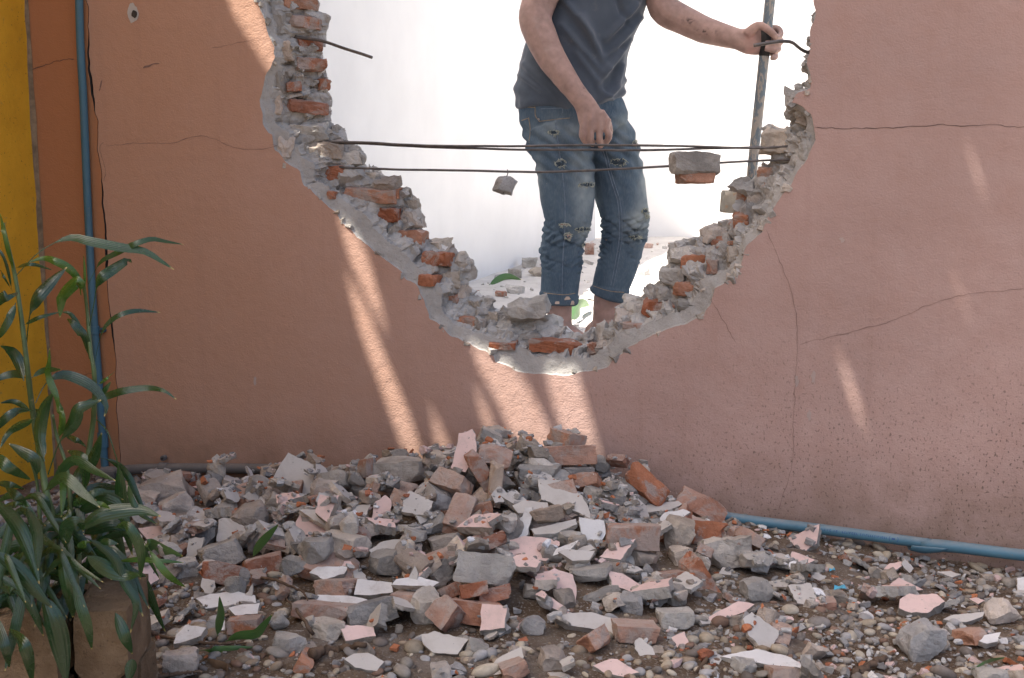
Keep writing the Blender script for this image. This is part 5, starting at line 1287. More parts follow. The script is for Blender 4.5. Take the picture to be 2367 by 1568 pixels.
LEAVES = [('a', g4, [(130, 490), (330, 290), (560, 180), (740, 210), (1000, 260), (1180, 290), (1330, 380), (1420, 440)], 105, .30, 0), ('b', g4, [(720, 560), (770, 460), (830, 370), (960, 300), (1100, 230), (1240, 190), (1350, 210), (1500, 235)], 66, .2, 0),
 ('b', g4, [(730, 900), (770, 700), (790, 570), (830, 500), (930, 430), (1030, 370), (1075, 385)], 120, .42, 0), ('a', g4, [(215, 1050), (235, 850), (265, 740), (310, 650), (430, 520), (545, 420)], 150, .42, 0),
 ('b', g4, [(690, 660), (650, 540), (560, 430), (450, 370), (350, 345), (230, 380)], 90, .12, 1), ('b', g4, [(660, 650), (640, 540), (580, 570), (510, 650), (495, 740), (490, 830)], 140, .1, 1),
 ('b', g4, [(687, 620), (690, 480), (683, 320)], 36, .1, 1), ('b', g4, [(770, 1200), (830, 960), (900, 860), (1000, 800), (1130, 775), (1310, 790)], 62, .35, 0),
 ('b', g4, [(730, 1170), (690, 1000), (600, 880), (545, 840)], 105, .1, 0), ('b', g4, [(720, 1020), (640, 890), (570, 800), (500, 785)], 50, .3, 0),
 ('a', g4, [(290, 1530), (360, 1390), (440, 1320), (540, 1300), (700, 1360), (800, 1440), (870, 1560), (850, 1640)], 120, .25, 0), ('b', g4, [(600, 1560), (700, 1530), (850, 1480), (1000, 1430), (1200, 1405), (1340, 1430), (1440, 1500)], 90, .05, 0),
 ('a', g4, [(220, 1330), (120, 1290), (0, 1320), (-90, 1380)], 90, .1, 0), ('a', g4, [(250, 1330), (350, 1265), (500, 1255)], 70, .1, 0), ('a', g4, [(195, 1350), (150, 1200), (90, 1110), (0, 1060)], 135, .08, 0),
 ('a', g4, [(150, 620), (60, 650), (0, 680), (-80, 780)], 120, .05, 0), ('a', g4, [(130, 710), (70, 850), (0, 965), (-30, 1000)], 95, .05, 0), ('a', g4, [(120, 480), (70, 300), (30, 130), (0, -20)], 60, .1, 1),
 ('c', g4, [(480, 1600), (460, 1480), (390, 1300), (400, 1200), (405, 1080)], 80, .05, 1), ('a', g4, [(250, 1600), (120, 1520), (0, 1530)], 65, .05, 0), ('a', g4, [(200, 890), (320, 830), (490, 785)], 48, .05, 0),
 ('a', g4, [(120, 430), (250, 395), (430, 445)], 44, .1, 0), ('b', g4, [(800, 1380), (870, 1330), (945, 1265)], 36, .1, 1), ('b', g4, [(800, 1500), (850, 1430), (905, 1355)], 60, .1, 0), ('a', g4, [(100, 620), (50, 400), (0, 290), (-60, 240)], 40, .1, 0), ('a', g4, [(90, 600), (30, 500), (0, 440)], 30, .1, 0),
 ('c', g5, [(250, 345), (215, 200), (245, 50), (300, -45)], 115, .05, 0), ('c', g5, [(330, 215), (345, 100), (310, -30)], 64, .05, 1), ('d', g5, [(190, 60), (80, 70), (0, 130), (-60, 190)], 66, .05, 0), ('d', g5, [(190, 110), (60, 170), (0, 270)], 66, .05, 0),
 ('d', g5, [(210, 430), (190, 340), (120, 290), (50, 245)], 95, .08, 0), ('d', g5, [(-60, 310), (0, 340), (60, 390), (175, 450)], 88, .05, 0), ('c', g5, [(270, 420), (330, 250), (410, 130), (440, 50), (500, 25), (570, 0)], 105, .42, 0), ('c', g5, [(395, 530), (440, 430), (520, 330), (572, 185)], 110, .05, 0),
 ('c', g5, [(480, 500), (460, 340), (380, 285)], 105, .05, 0), ('b', g5, [(540, 110), (600, 170), (640, 280), (670, 400), (690, 640), (745, 875)], 95, .40, 0), ('b', g5, [(555, 325), (640, 350), (720, 430), (790, 580), (835, 655)], 56, .1, 0), ('c', g5, [(380, 600), (470, 560), (560, 515), (695, 562)], 66, .05, 0),
 ('e', g5, [(360, 830), (375, 720), (440, 690), (470, 740)], 115, .05, 0), ('e', g5, [(430, 740), (560, 650), (700, 620), (800, 620), (905, 655)], 120, .05, 0), ('e', g5, [(640, 720), (720, 715), (790, 850), (790, 1010)], 80, .05, 0), ('e', g5, [(440, 755), (560, 820), (640, 890), (700, 1030), (765, 1150), (735, 1310)], 78, .1, 0),
 ('e', g5, [(490, 880), (600, 950), (700, 985), (790, 985)], 120, .03, 0), ('d', g5, [(-40, 560), (80, 690), (160, 850), (220, 1035)], 125, .03, 0), ('d', g5, [(-40, 850), (100, 960), (200, 1080), (292, 1170)], 120, .03, 0), ('e', g5, [(330, 820), (370, 950), (395, 1080), (410, 1225)], 140, .03, 0),
 ('e', g5, [(420, 1010), (450, 1150), (490, 1270), (517, 1405)], 88, .03, 0), ('d', g5, [(240, 1100), (300, 1250), (340, 1400), (375, 1600)], 165, .03, 0), ('d', g5, [(-20, 980), (120, 1080), (200, 1220), (245, 1330)], 80, .03, 0), ('d', g5, [(-20, 1220), (30, 1400), (52, 1510)], 80, .03, 0), ('d', g5, [(50, 1290), (140, 1400), (185, 1600)], 100, .03, 0),
 ('e', g5, [(640, 910), (780, 898), (900, 905), (1035, 915)], 46, .1, 1), ('e', g5, [(800, 780), (890, 920), (960, 1000), (1045, 1055)], 56, .2, 1), ('e', g5, [(650, 1200), (700, 1330), (745, 1430)], 95, .03, 0), ('e', g5, [(745, 1460), (725, 1590)], 90, .0, 0), ('c', g5, [(330, 370), (355, 480), (345, 660)], 60, .03, 1),
 ('d', g5, [(30, 490), (100, 550), (155, 605)], 75, .03, 0), ('d', g5, [(-20, 470), (60, 480), (140, 505)], 55, .03, 0), ('d', g5, [(20, 600), (90, 590), (165, 600)], 50, .03, 0), ('d', g5, [(150, 610), (205, 750), (215, 960)], 88, .03, 0), ('c', g5, [(110, 560), (200, 530), (260, 560), (290, 640)], 40, .3, 0), ('e', g5, [(520, 580), (570, 585), (620, 612)], 36, .05, 1),
 ('e', g5, [(430, 830), (480, 810), (520, 800)], 55, .05, 1), ('c', g5, [(365, 205), (430, 230), (490, 270)], 50, .05, 0), ('e', g5, [(560, 800), (610, 800), (665, 810)], 55, .05, 0), ('d', g5, [(0, 1060), (60, 1075), (110, 1070)], 60, .05, 0), ('e', g5, [(720, 470), (740, 560), (790, 640), (885, 700)], 50, .05, 0)]
gl = random.Random(21)
DEP = {'a': 2.11, 'b': 2.14, 'c': 2.09, 'd': 1.955, 'e': 2.00}
for i, (pk, gcr, pts, wpx, pet, yg) in enumerate(LEAVES):
    t, q, Y0 = plant[pk]; Y = DEP[pk] + gl.uniform(-0.03, 0.02); n_ = len(pts); bow = gl.uniform(-0.05, 0.03)
    P = [at_y(*gcr(*p), Y + bow * math.sin(math.pi * k / (n_ - 1)) - gl.uniform(0, .015)) for k, p in enumerate(pts)]
    sc = (.2831 if gcr is g4 else .4105) * Y / F
    leaf_obj('leaf', [p - t.location for p in P], wpx * sc * 1.06, M_LEAF_Y if yg else M_LEAF, t, pet=pet, fold=gl.uniform(0.1, 0.4), roll=gl.uniform(0.15, 0.85))
for i in range(46):                                # leaves further back that fill the clump
    pk = gl.choice('acdee'); t, q, Y0 = plant[pk]; j = gl.randint(18, 44); b0 = Vector(q[j]); a = gl.uniform(0, 6.28); L = gl.uniform(0.08, 0.16)
    d_ = Vector((math.cos(a), math.sin(a) * 0.8 + 0.15, 0))
    P = [b0, b0 + d_ * L * .35 + Vector((0, 0, L * gl.uniform(.1, .4))), b0 + d_ * L * .75 + Vector((0, 0, L * gl.uniform(0, .4))), b0 + d_ * L * 1.1 + Vector((0, 0, L * gl.uniform(-.5, .1)))]
    if P[-1].x > -0.62: continue
    leaf_obj('leaf', [p - t.location for p in P], gl.uniform(0.022, 0.038), M_LEAF, t, pet=.1, fold=gl.uniform(.1, .5), roll=gl.uniform(-1, 1), NL=12)

for i in range(34):                                # low leaves of the clump, many of them hanging over the planter's front
    pk = gl.choice('ddde'); t, q, Y0 = plant[pk]; x0, y0 = gl.uniform(-30, 185), gl.uniform(1130, 1390); a = gl.uniform(-0.6, 1.5) if gl.random() < .6 else gl.uniform(1.6, 3.6); L = gl.uniform(90, 190); Y = gl.uniform(1.95, 2.13)
    if x0 > 120 and math.cos(a) > 0.3: L *= 0.5
    P = [at_y(x0 + math.cos(a) * L * f, y0 - L * 0.30 * math.sin(math.pi * min(f * 1.25, 1)) + math.sin(a) * L * f + 40 * f * f, Y - 0.06 * f) for f in (0, .35, .7, 1)]
    leaf_obj('leaf', [p - t.location for p in P], gl.uniform(0.016, 0.027), M_LEAF, t, pet=.08, fold=gl.uniform(.1, .4), roll=gl.uniform(.1, .9), NL=16)

# ------------------------------------------------------------------ fallen leaves, twigs and scraps
M_MANGO = leaf_mat('fallen_green_leaf', (0.06, 0.15, 0.04), (0.10, 0.20, 0.07), 0.45)
M_DRY = simple_mat('dry_brown_leaf', (0.17, 0.105, 0.06), 0.7, 0.4, 30)
M_TWIG = simple_mat('brown_twig', (0.13, 0.085, 0.055), 0.85, 0.4, 40)
M_PLASTIC = simple_mat('cyan_plastic', (0.10, 0.42, 0.58), 0.35, 0.15, 30)
def ground_leaf(label, cr, pts, wpx, mat=M_MANGO, name='fallen_leaf', lift=0.01, up=None, group=None):
    P = [px_drop(*cr(*p), lift) for p in pts]
    if up is not None:                               # blade stands up from the pile: keep its foot's depth
        P = [at_y(*cr(*p), P[0].y - 0.01 - 0.02 * k) for k, p in enumerate(pts)]
    o = leaf_obj(name, P, wpx * CS.get(cr, .4103) * P[0].y / F, mat, None, pet=.06, fold=0.2, roll=0.25); tag(o, label, 'leaf', group); return o
def c4(x, y): return x * .4103, 925 + y * .4103
CS[c4] = .4103
ground_leaf('green leaf standing up out of the rubble left of the heap', c5, [(805, 835), (840, 770), (900, 700), (962, 635)], 75, up=1)
ground_leaf('pointed green leaf standing upright near the planter', c5, [(590, 1312), (600, 1240), (612, 1170), (605, 1072)], 78, up=1)
ground_leaf('large green leaf curling up at bottom left beside the upright leaf', c5, [(640, 1345), (720, 1310), (820, 1300), (870, 1250), (925, 1180)], 85, up=1)
ground_leaf('bluish green leaf lying under the curling leaf', c5, [(470, 1400), (560, 1395), (680, 1385), (820, 1378)], 70)
ground_leaf('broad dark leaf lying right behind the planter corner', c4, [(760, 850), (840, 820), (930, 850), (1030, 880)], 120)
ground_leaf('green leaf at the bottom right corner', c7, [(1915, 1515), (2000, 1470), (2080, 1445), (2145, 1430)], 55)
ground_leaf('curled dry brown leaf at the bottom left', c5, [(520, 1450), (570, 1480), (640, 1500), (650, 1545)], 80, M_DRY)
ground_leaf('dry brown leaf on the pebbles right of the planter', c4, [(830, 1120), (880, 1090), (930, 1110)], 60, M_DRY)
ground_leaf('dry leaf near the long white sliver', c7, [(90, 1540), (150, 1480), (200, 1400)], 60, M_DRY)
ground_leaf('dry tan leaf at the right edge of the pebbles', c7, [(1150, 1540), (1240, 1480), (1320, 1430)], 70, M_DRY)
def twig(label, cr, pts, r, lift=0.008):
    P = spline([px_drop(*cr(*p), lift) for p in pts], 24); gt = np.random.default_rng(int(pts[0][0]))
    P = P + gt.normal(0, r * 0.25, P.shape)
    V, Fc = tube_data(P, [r * (1.1 - 0.6 * i / 23) * (1 + gt.normal(0, .08)) for i in range(24)], 7); o = mesh_obj('twig', V, Fc, M_TWIG, None, True); tag(o, label, 'twig', 'twigs among the rubble')
twig('thin curved twig lying right of the split orange brick', c5, [(865, 960), (950, 975), (1040, 1010), (1110, 1045), (1140, 1092)], 0.0035, .012)
twig('brown stick leaning in front of the long pale brick', c5, [(1170, 1300), (1130, 1230), (1070, 1150), (1005, 1080)], 0.004, .012)
twig('dark weathered stick lying at the bottom left of centre', c5, [(1160, 1420), (1250, 1400), (1360, 1388), (1475, 1370)], 0.011, .008)
twig('short dark twig beside the planter foot', c4, [(830, 1300), (880, 1320), (990, 1345)], 0.005)
twig('brown bark stick on the gravel at bottom right', c7, [(1150, 1540), (1240, 1490), (1310, 1450), (1400, 1400)], 0.009)
twig('green leaf stalk running to the curling leaf', c5, [(480, 1350), (560, 1358), (680, 1356), (800, 1350)], 0.0035)
twig('thin twig near the bottom left picture edge', c4, [(880, 1560), (1000, 1540), (1140, 1530)], 0.005)
for k, (lb, x, y, w_) in enumerate((('scrap of cyan plastic on a small grey stone', 1050, 980, 90), ('smaller cyan plastic scrap below the blue pipe', 1000, 862, 42))):
    P = px_drop(*c7(x, y), 0.03 if k == 0 else 0.012); s_ = w_ * .3514 * P.y / F
    V = [(-s_ / 2, -s_ * .2, 0), (s_ * .1, -s_ * .3, .006), (s_ / 2, -s_ * .12, .002), (s_ * .42, s_ * .3, .008), (0, s_ * .28, .003), (-s_ * .35, s_ * .25, .007)]
    o = mesh_obj('plastic_scrap', V, [(0, 1, 4, 5), (1, 2, 3, 4)], M_PLASTIC); o.location = P; tag(o, lb, 'plastic')
    md = o.modifiers.new('thick', 'SOLIDIFY'); md.thickness = 0.001
# bits lying in the yard
for k, (lb, x, y, w_, h_, m_) in enumerate((('grey mortar lump against the foot of the white yard wall', 1224, 606, 34, 20, M_MORTAR), ('pale flat mortar lump in front of the yard wall lump', 1245, 628, 48, 20, M_MORTAR), ('orange brick crumb lying in the yard', 1158, 680, 28, 14, M_BRICK_RED),
     ('pale mortar lump in the yard left of the man', 1190, 632, 30, 22, M_MORTAR), ('brick red crumb by the yard wall foot', 1262, 598, 22, 10, M_BRICK), ('tan block lying behind the man between his legs', 1362, 574, 22, 26, M_BRICK_DUST))):
    P = lay(x, y + h_ / 2); s_ = P.y / F
    o = solid_obj('mortar_lump' if 'mortar' in lb else 'brick_fragment', 6000 + k, (w_ * s_, w_ * s_ * .8, h_ * s_), m_, None, nsub=5, cuts=8, depth=.5, rough=.1); o.location = P + Vector((0, 0, h_ * s_ * .45)); tag(o, lb, 'rubble')
def yard_leaf(label, a, b_, w_):
    P0, P1 = lay(*a) + Vector((0, 0, .02)), lay(*b_) + Vector((0, 0, .03)); o = leaf_obj('fallen_leaf', [P0, P0.lerp(P1, .5) + Vector((0, 0, .03)), P1], w_, M_MANGO, None, pet=.05); tag(o, label, 'leaf')
yard_leaf('pale green leaf on the yard floor between the man\'s feet', (1320, 752), (1362, 722), 0.08)
yard_leaf('dark green leaf on the yard floor left of the man', (1130, 668), (1205, 660), 0.05)
# ------------------------------------------------------------------ the man with the sledgehammer
def body_tube(rows, seg=18, flat=True):
    """rows: (px x, px y, depth, half width m or px, half depth m); elliptical loft, closed"""
    P = [at_y(r_[0], r_[1], r_[2]) for r_ in rows]; n_ = len(rows)
    W_ = [r_[3] * r_[2] / F if r_[3] > 1 else r_[3] for r_ in rows]; D_ = [r_[4] for r_ in rows]
    V, Fc = [], []
    for i in range(n_):
        tv = (P[min(i + 1, n_ - 1)] - P[max(i - 1, 0)]).normalized()
        dep = Vector((0, 1, 0)) - tv * tv.y; dep.normalize(); sd_ = tv.cross(dep).normalized()
        for k in range(seg):
            a = 2 * math.pi * k / seg; V.append(P[i] + sd_ * math.cos(a) * W_[i] + dep * math.sin(a) * D_[i])
    for i in range(n_ - 1):
        for k in range(seg): Fc.append((i * seg + k, i * seg + (k + 1) % seg, (i + 1) * seg + (k + 1) % seg, (i + 1) * seg + k))
    Fc.append(tuple(reversed(range(seg)))); Fc.append(tuple(range((n_ - 1) * seg, n_ * seg)))
    return V, Fc
def dens_rows(rows, n_):                              # smooth the loft rows
    q = spline([r_[:3] for r_ in rows], n_); base = np.array([r_[:3] for r_ in rows], float)
    L0 = np.r_[0, np.cumsum(np.linalg.norm(np.diff(base, axis=0), axis=1))]; L = np.linspace(0, L0[-1], n_)
    w_ = [r_[3] for r_ in rows]; d_ = [r_[4] for r_ in rows]
    return [(q[i][0], q[i][1], q[i][2], float(np.interp(L[i], L0, w_)), float(np.interp(L[i], L0, d_))) for i in range(n_)]
def fuse(parts, voxel, smooth_it=4, fac=0.5):
    VV, FF, o_ = [], [], 0
    for V, Fc in parts:
        VV += [tuple(p) for p in V]; FF += [tuple(i + o_ for i in f) for f in Fc]; o_ += len(V)
    me = bpy.data.meshes.new('tmp'); me.from_pydata(VV, [], FF); me.update()
    bm = bmesh.new(); bm.from_mesh(me); bmesh.ops.recalc_face_normals(bm, faces=bm.faces[:]); bm.to_mesh(me); bm.free()
    ob = bpy.data.objects.new('tmp', me); COL.objects.link(ob)
    m1 = ob.modifiers.new('r', 'REMESH'); m1.mode = 'VOXEL'; m1.voxel_size = voxel
    m2 = ob.modifiers.new('s', 'SMOOTH'); m2.iterations = smooth_it; m2.factor = fac
    dg = bpy.context.evaluated_depsgraph_get(); out = bpy.data.meshes.new_from_object(ob.evaluated_get(dg))
    bpy.data.objects.remove(ob, do_unlink=True)
    n_ = len(out.vertices); co = np.empty(n_ * 3); out.vertices.foreach_get('co', co); nr = np.empty(n_ * 3); out.vertices.foreach_get('normal', nr)
    return out, co.reshape(-1, 3), nr.reshape(-1, 3)
def px_of(co):                                        # picture position of points, used to put marks on cloth where they are
    d = co - np.array(CAM); zf = d[:, 1] * math.cos(PITCH) - d[:, 2] * math.sin(PITCH); up = d[:, 1] * math.sin(PITCH) + d[:, 2] * math.cos(PITCH)
    return CX + F * d[:, 0] / zf, CY - F * up / zf
def put(me, co):
    me.vertices.foreach_set('co', co.ravel()); me.polygons.foreach_set('use_smooth', np.ones(len(me.polygons), bool)); me.update()
def blob(px, py, x, y, rx, ry): return np.exp(-((px - x) / rx) ** 2 - ((py - y) / ry) ** 2)

B = []
def limb(rows, n_=24, seg=18): B.append(body_tube(dens_rows(rows, n_), seg))
# torso, neck, head, right arm, left arm, legs and feet: one fused skin
limb([(1325, 300, 4.50, 105, .10), (1325, 240, 4.50, 108, .105), (1330, 170, 4.50, 98, .10), (1355, 60, 4.50, 92, .10), (1395, -60, 4.49, 100, .105), (1408, -130, 4.48, 108, .10), (1412, -170, 4.48, 80, .08), (1420, -195, 4.47, 40, .055), (1428, -235, 4.45, 36, .055)])
limb([(1428, -215, 4.45, 30, .05), (1432, -232, 4.43, 42, .075), (1436, -255, 4.41, 49, .09), (1438, -285, 4.40, 52, .098), (1438, -315, 4.41, 52, .10), (1436, -340, 4.42, 44, .085), (1434, -354, 4.43, 22, .045)], 20)
B.append(body_tube(dens_rows([(1440, -282, 4.31, 5, .010), (1442, -268, 4.295, 8, .016), (1442, -262, 4.30, 9, .014)], 6), 10))          # nose
for sx in (1384, 1490): B.append(body_tube(dens_rows([(sx, -297, 4.43, 6, .016), (sx, -280, 4.43, 7, .020), (sx, -262, 4.43, 5, .012)], 6), 10))   # ears
B.append(body_tube(dens_rows([(1428, -242, 4.325, 3, .01), (1440, -241, 4.315, 6, .012), (1452, -242, 4.325, 3, .01)], 6), 8))        # mouth
limb([(1330, -140, 4.46, .062, .062), (1296, -110, 4.44, .064, .064), (1262, -30, 4.40, .060, .060), (1243, 15, 4.38, .060, .057), (1238, 48, 4.365, .058, .056), (1252, 88, 4.345, .0565, .054), (1272, 130, 4.32, .0515, .048), (1300, 172, 4.29, .044, .041), (1325, 206, 4.27, .0375, .033), (1345, 232, 4.25, .0350, .026)], 40)
limb([(1345, 230, 4.25, .035, .025), (1357, 252, 4.243, .040, .020), (1366, 274, 4.238, .0455, .018), (1373, 292, 4.235, .0475, .016), (1377, 302, 4.235, .044, .013)], 14)
for (x0, x1, x2, yk, yt) in ((1347, 1346, 1352, 296, 333), (1366, 1365, 1369, 299, 339), (1386, 1386, 1388, 299, 343), (1402, 1408, 1400, 294, 337)):
    B.append(body_tube(dens_rows([(x0 + 4, yk - 20, 4.24, .0130, .0130), (x0, yk, 4.233, .0126, .0130), (x1, (yk + yt) / 2, 4.230, .0116, .0120), (x2, yt - 6, 4.252, .0104, .0108), (x2, yt, 4.256, .0075, .0075)], 14), 10))
B.append(body_tube(dens_rows([(1388, 258, 4.235, .014, .014), (1404, 282, 4.25, .0135, .0135), (1409, 306, 4.265, .0125, .012), (1402, 324, 4.272, .0095, .009)], 12), 10))
limb([(1480, -145, 4.50, .062, .062), (1512, -120, 4.50, .062, .062), (1526, -50, 4.48, .057, .057), (1530, 5, 4.46, .056, .054), (1543, 28, 4.45, .055, .053), (1580, 47, 4.425, .051, .048), (1625, 68, 4.395, .0475, .044), (1672, 82, 4.365, .041, .037), (1712, 93, 4.340, .0355, .029)], 34)
limb([(1706, 92, 4.342, .036, .028), (1728, 95, 4.338, .046, .026), (1746, 95, 4.342, .050, .022), (1766, 92, 4.360, .048, .016), (1784, 90, 4.366, .044, .012)], 14)
POLE_Y = 4.335
for fx in ([(1775, 66, 4.366), (1797, 66, 4.362), (1805, 76, 4.335), (1801, 85, 4.312), (1792, 90, 4.306)], [(1772, 82, 4.367), (1797, 86, 4.364), (1805, 96, 4.336), (1797, 102, 4.309), (1776, 100, 4.304), (1769, 100, 4.304)],
           [(1770, 100, 4.367), (1793, 106, 4.362), (1800, 113, 4.336), (1793, 116, 4.309), (1774, 113, 4.304), (1768, 112, 4.305)], [(1768, 116, 4.364), (1786, 124, 4.358), (1793, 131, 4.336), (1789, 134, 4.312), (1782, 133, 4.307)]):
    n_ = len(fx); B.append(body_tube(dens_rows([(x, y, Y, .0125 - .003 * (i / (n_ - 1)), .0125 - .003 * (i / (n_ - 1))) for i, (x, y, Y) in enumerate(fx)], 18), 10))
B.append(body_tube(dens_rows([(1727, 80, 4.322, .019, .019), (1742, 66, 4.312, .017, .017), (1756, 59, 4.304, .0145, .014), (1774, 68, 4.296, .0135, .013), (1790, 82, 4.296, .012, .0115), (1798, 90, 4.299, .009, .009)], 18), 10))
limb([(1290, 300, 4.47, 52, .07), (1308, 420, 4.46, 50, .068), (1312, 510, 4.45, 44, .06), (1297, 620, 4.46, 36, .052), (1292, 700, 4.46, 31, .046), (1295, 745, 4.46, 27, .043), (1297, 775, 4.46, 28, .05), (1298, 789, 4.46, 28, .05)], 30)
limb([(1395, 300, 4.56, 48, .07), (1430, 420, 4.55, 48, .068), (1440, 510, 4.54, 44, .06), (1424, 620, 4.55, 36, .052), (1405, 690, 4.56, 33, .047), (1398, 735, 4.56, 28, .043), (1394, 765, 4.56, 28, .05), (1393, 779, 4.56, 28, .05)], 30)
for (x, y, Y) in ((1297, 785, 4.46), (1393, 777, 4.56)):
    a0 = at_y(x, y, Y); a0.z = YZ + 0.030
    V, Fc = [], []
    rows = [(-.07, .032, .030, .030), (-.03, .036, .045, .045), (.03, .038, .05, .045), (.09, .042, .034, .034), (.15, .046, .024, .022), (.19, .040, .016, .016)]
    fd = Vector((0.62, -0.78, 0)); sdv = Vector((0.78, 0.62, 0))
    for (f_, hw, hh, zc_) in rows:
        for k in range(12):
            a = 2 * math.pi * k / 12; V.append(Vector((a0.x, a0.y, 0)) + fd * f_ + sdv * math.cos(a) * hw + Vector((0, 0, YZ + 0.004 + zc_ + math.sin(a) * hh * 0.98)))
    Fc = [(i * 12 + k, i * 12 + (k + 1) % 12, (i + 1) * 12 + (k + 1) % 12, (i + 1) * 12 + k) for i in range(5) for k in range(12)] + [tuple(reversed(range(12))), tuple(range(60, 72))]
    B.append((V, Fc))
me, co, nr = fuse(B, 0.0042, 3, 0.5)
px, py = px_of(co)
co = co + nr * (fbm(co * 30, 3, 2) * 0.0007)[:, None]
# knuckle hollows and tendons on the hanging hand
hm = blob(px, py, 1370, 285, 34, 30) * (nr[:, 1] < -0.2)
co = co + nr * (hm * 0.0022 * np.cos((px - 1347) / 20.0 * 2 * math.pi))[:, None]
put(me, co)
man = link_mesh('person', me); tag(man, 'man in grey shirt and ripped rolled-up jeans standing behind the hole, gripping a pole', 'person')
M_SKIN, n, l, b = new_mat('tanned_skin', 0.55, 0.3)
at = n.new('ShaderNodeAttribute'); at.attribute_name = 'tint'; tc = n.new('ShaderNodeTexCoord')
c = mix(n, l, 1.0, at.outputs['Color'], ramp(n, l, noise(n, l, tc.outputs['Object'], 35, 4), [(0.3, 0.78), (0.7, 1.14)]), 'MULTIPLY')
c = mix(n, l, ramp(n, l, noise(n, l, tc.outputs['Object'], 14, 5, 0.7), [(0.55, 0), (0.75, 0.22)]), c, (0.42, 0.38, 0.34))
l.new(c, b.inputs['Base Color']); b.inputs['Subsurface Weight'].default_value = 0.12; b.inputs['Subsurface Radius'].default_value = (0.008, 0.004, 0.002)
bump(n, l, b, noise(n, l, tc.outputs['Object'], 260, 3), 0.15, 0.001)
me.materials.append(M_SKIN)
skin = np.tile(np.array([.41, .265, .215]), (len(co), 1))
tat = np.clip(fbm(np.c_[px / 5.0, py / 4.0, px * 0], 3, 6) * 1.6, 0, 1) * np.clip(blob(px, py, 1590, 50, 14, 7) + blob(px, py, 1632, 73, 22, 7) + 0.35 * blob(px, py, 1350, 208, 9, 14), 0, 1) * (nr[:, 1] < 0)
skin = skin * (1 - 0.75 * np.clip(tat * 1.3, 0, 1))[:, None]
nail = sum(blob(px, py, x, y, 5, 5) for x, y in ((1772, 110), (1770, 99), (1786, 131), (1794, 86))) * (nr[:, 1] < -0.3)
skin = skin + np.clip(nail, 0, 1)[:, None] * np.array([.14, .11, .09])
red = np.clip(blob(px, py, 1740, 118, 18, 14) + blob(px, py, 1735, 88, 16, 12), 0, 1); skin = skin * (1 + red[:, None] * np.array([.12, -.05, -.05]))
color_attr(me, 'tint', skin)

# t-shirt
B = []
limb([(1316, 246, 4.50, 119, .130), (1316, 225, 4.50, 123, .135), (1321, 175, 4.50, 118, .130), (1336, 110, 4.50, 117, .128), (1360, 50, 4.50, 110, .125), (1384, 0, 4.50, 105, .122), (1400, -60, 4.49, 113, .125), (1410, -125, 4.48, 122, .12), (1414, -165, 4.48, 98, .10), (1420, -190, 4.47, 56, .075)], 36, 30)
limb([(1345, -145, 4.46, .075, .075), (1300, -118, 4.44, .084, .084), (1276, -60, 4.42, .085, .085), (1268, -14, 4.405, .086, .082)], 16)
limb([(1465, -145, 4.50, .075, .075), (1508, -122, 4.50, .082, .082), (1524, -70, 4.48, .082, .082), (1528, -28, 4.47, .082, .080)], 16)
me, co, nr = fuse(B, 0.0052, 6, 0.5)
px, py = px_of(co); front = (nr[:, 1] < 0.3)
fold = np.zeros(len(co))
# folds fan from under the raised arm towards the belly
for (x0, y0, x1, y1, wd, am) in ((1470, 10, 1400, 90, 7, .011), (1478, 40, 1400, 130, 7, .012), (1455, 90, 1405, 160, 7, .010), (1345, 40, 1400, 160, 9, .010), (1300, 60, 1395, 175, 9, .008), (1425, 120, 1380, 190, 8, .010), (1330, 120, 1385, 200, 8, .007), (1290, -20, 1365, 80, 9, .008), (1437, 150, 1412, 215, 7, .011), (1440, 185, 1395, 235, 7, .008), (1215, 150, 1300, 235, 9, .008), (1205, 175, 1270, 225, 6, .006), (1380, 205, 1420, 240, 6, .006), (1425, 0, 1450, 60, 7, -.006)):
    dx, dy = x1 - x0, y1 - y0; L = math.hypot(dx, dy); t_ = np.clip(((px - x0) * dx + (py - y0) * dy) / L ** 2, 0, 1); d_ = np.hypot(px - x0 - t_ * dx, py - y0 - t_ * dy)
    fold += am * np.exp(-(d_ / wd) ** 2) * (0.35 + 0.65 * np.sin(math.pi * (0.15 + 0.8 * t_)))
co = co + nr * ((fold * 2.3 * front + fbm(co * np.array([11, 11, 7]), 3, 15) * 0.006))[:, None]
hem = blob(px, py, 1316, 240, 400, 12); co[:, 0] += hem * fbm(co * 16, 2, 4) * 0.012; co[:, 2] += hem * (0.016 * np.sin(co[:, 0] * 21) - 0.10 * (co[:, 0] - at_y(1350, 240, 4.5).x) * (px < 1350) * -1 * 0.55)
co[:, 0] += blob(px, py, 1443, 213, 10, 12) * 0.018 - blob(px, py, 1196, 205, 12, 14) * 0.012
put(me, co)
M_SHIRT, n, l, b = new_mat('washed_grey_cotton', 0.9, 0.15)
tc = n.new('ShaderNodeTexCoord'); v = tc.outputs['Object']
c = mix(n, l, ramp(n, l, noise(n, l, v, 9, 5, 0.6), [(0.3, 0), (0.7, 1)]), (0.068, 0.084, 0.105), (0.098, 0.115, 0.138))
c = mix(n, l, ramp(n, l, noise(n, l, v, 16, 6, 0.7), [(0.60, 0), (0.75, 0.35)]), c, (0.24, 0.23, 0.21))
l.new(c, b.inputs['Base Color']); b.inputs['Sheen Weight'].default_value = 0.25
p_ = bump(n, l, b, noise(n, l, v, 40, 4), 0.2, 0.004); bump(n, l, b, noise(n, l, v, 420, 2), 0.25, 0.001, p_)
me.materials.append(M_SHIRT)
shirt = link_mesh('t_shirt', me, man); shirt['label'] = 'washed out grey short-sleeved shirt'
shirt_bvh = BVHTree.FromPolygons([Vector(p) for p in co], [tuple(p.vertices) for p in me.polygons])

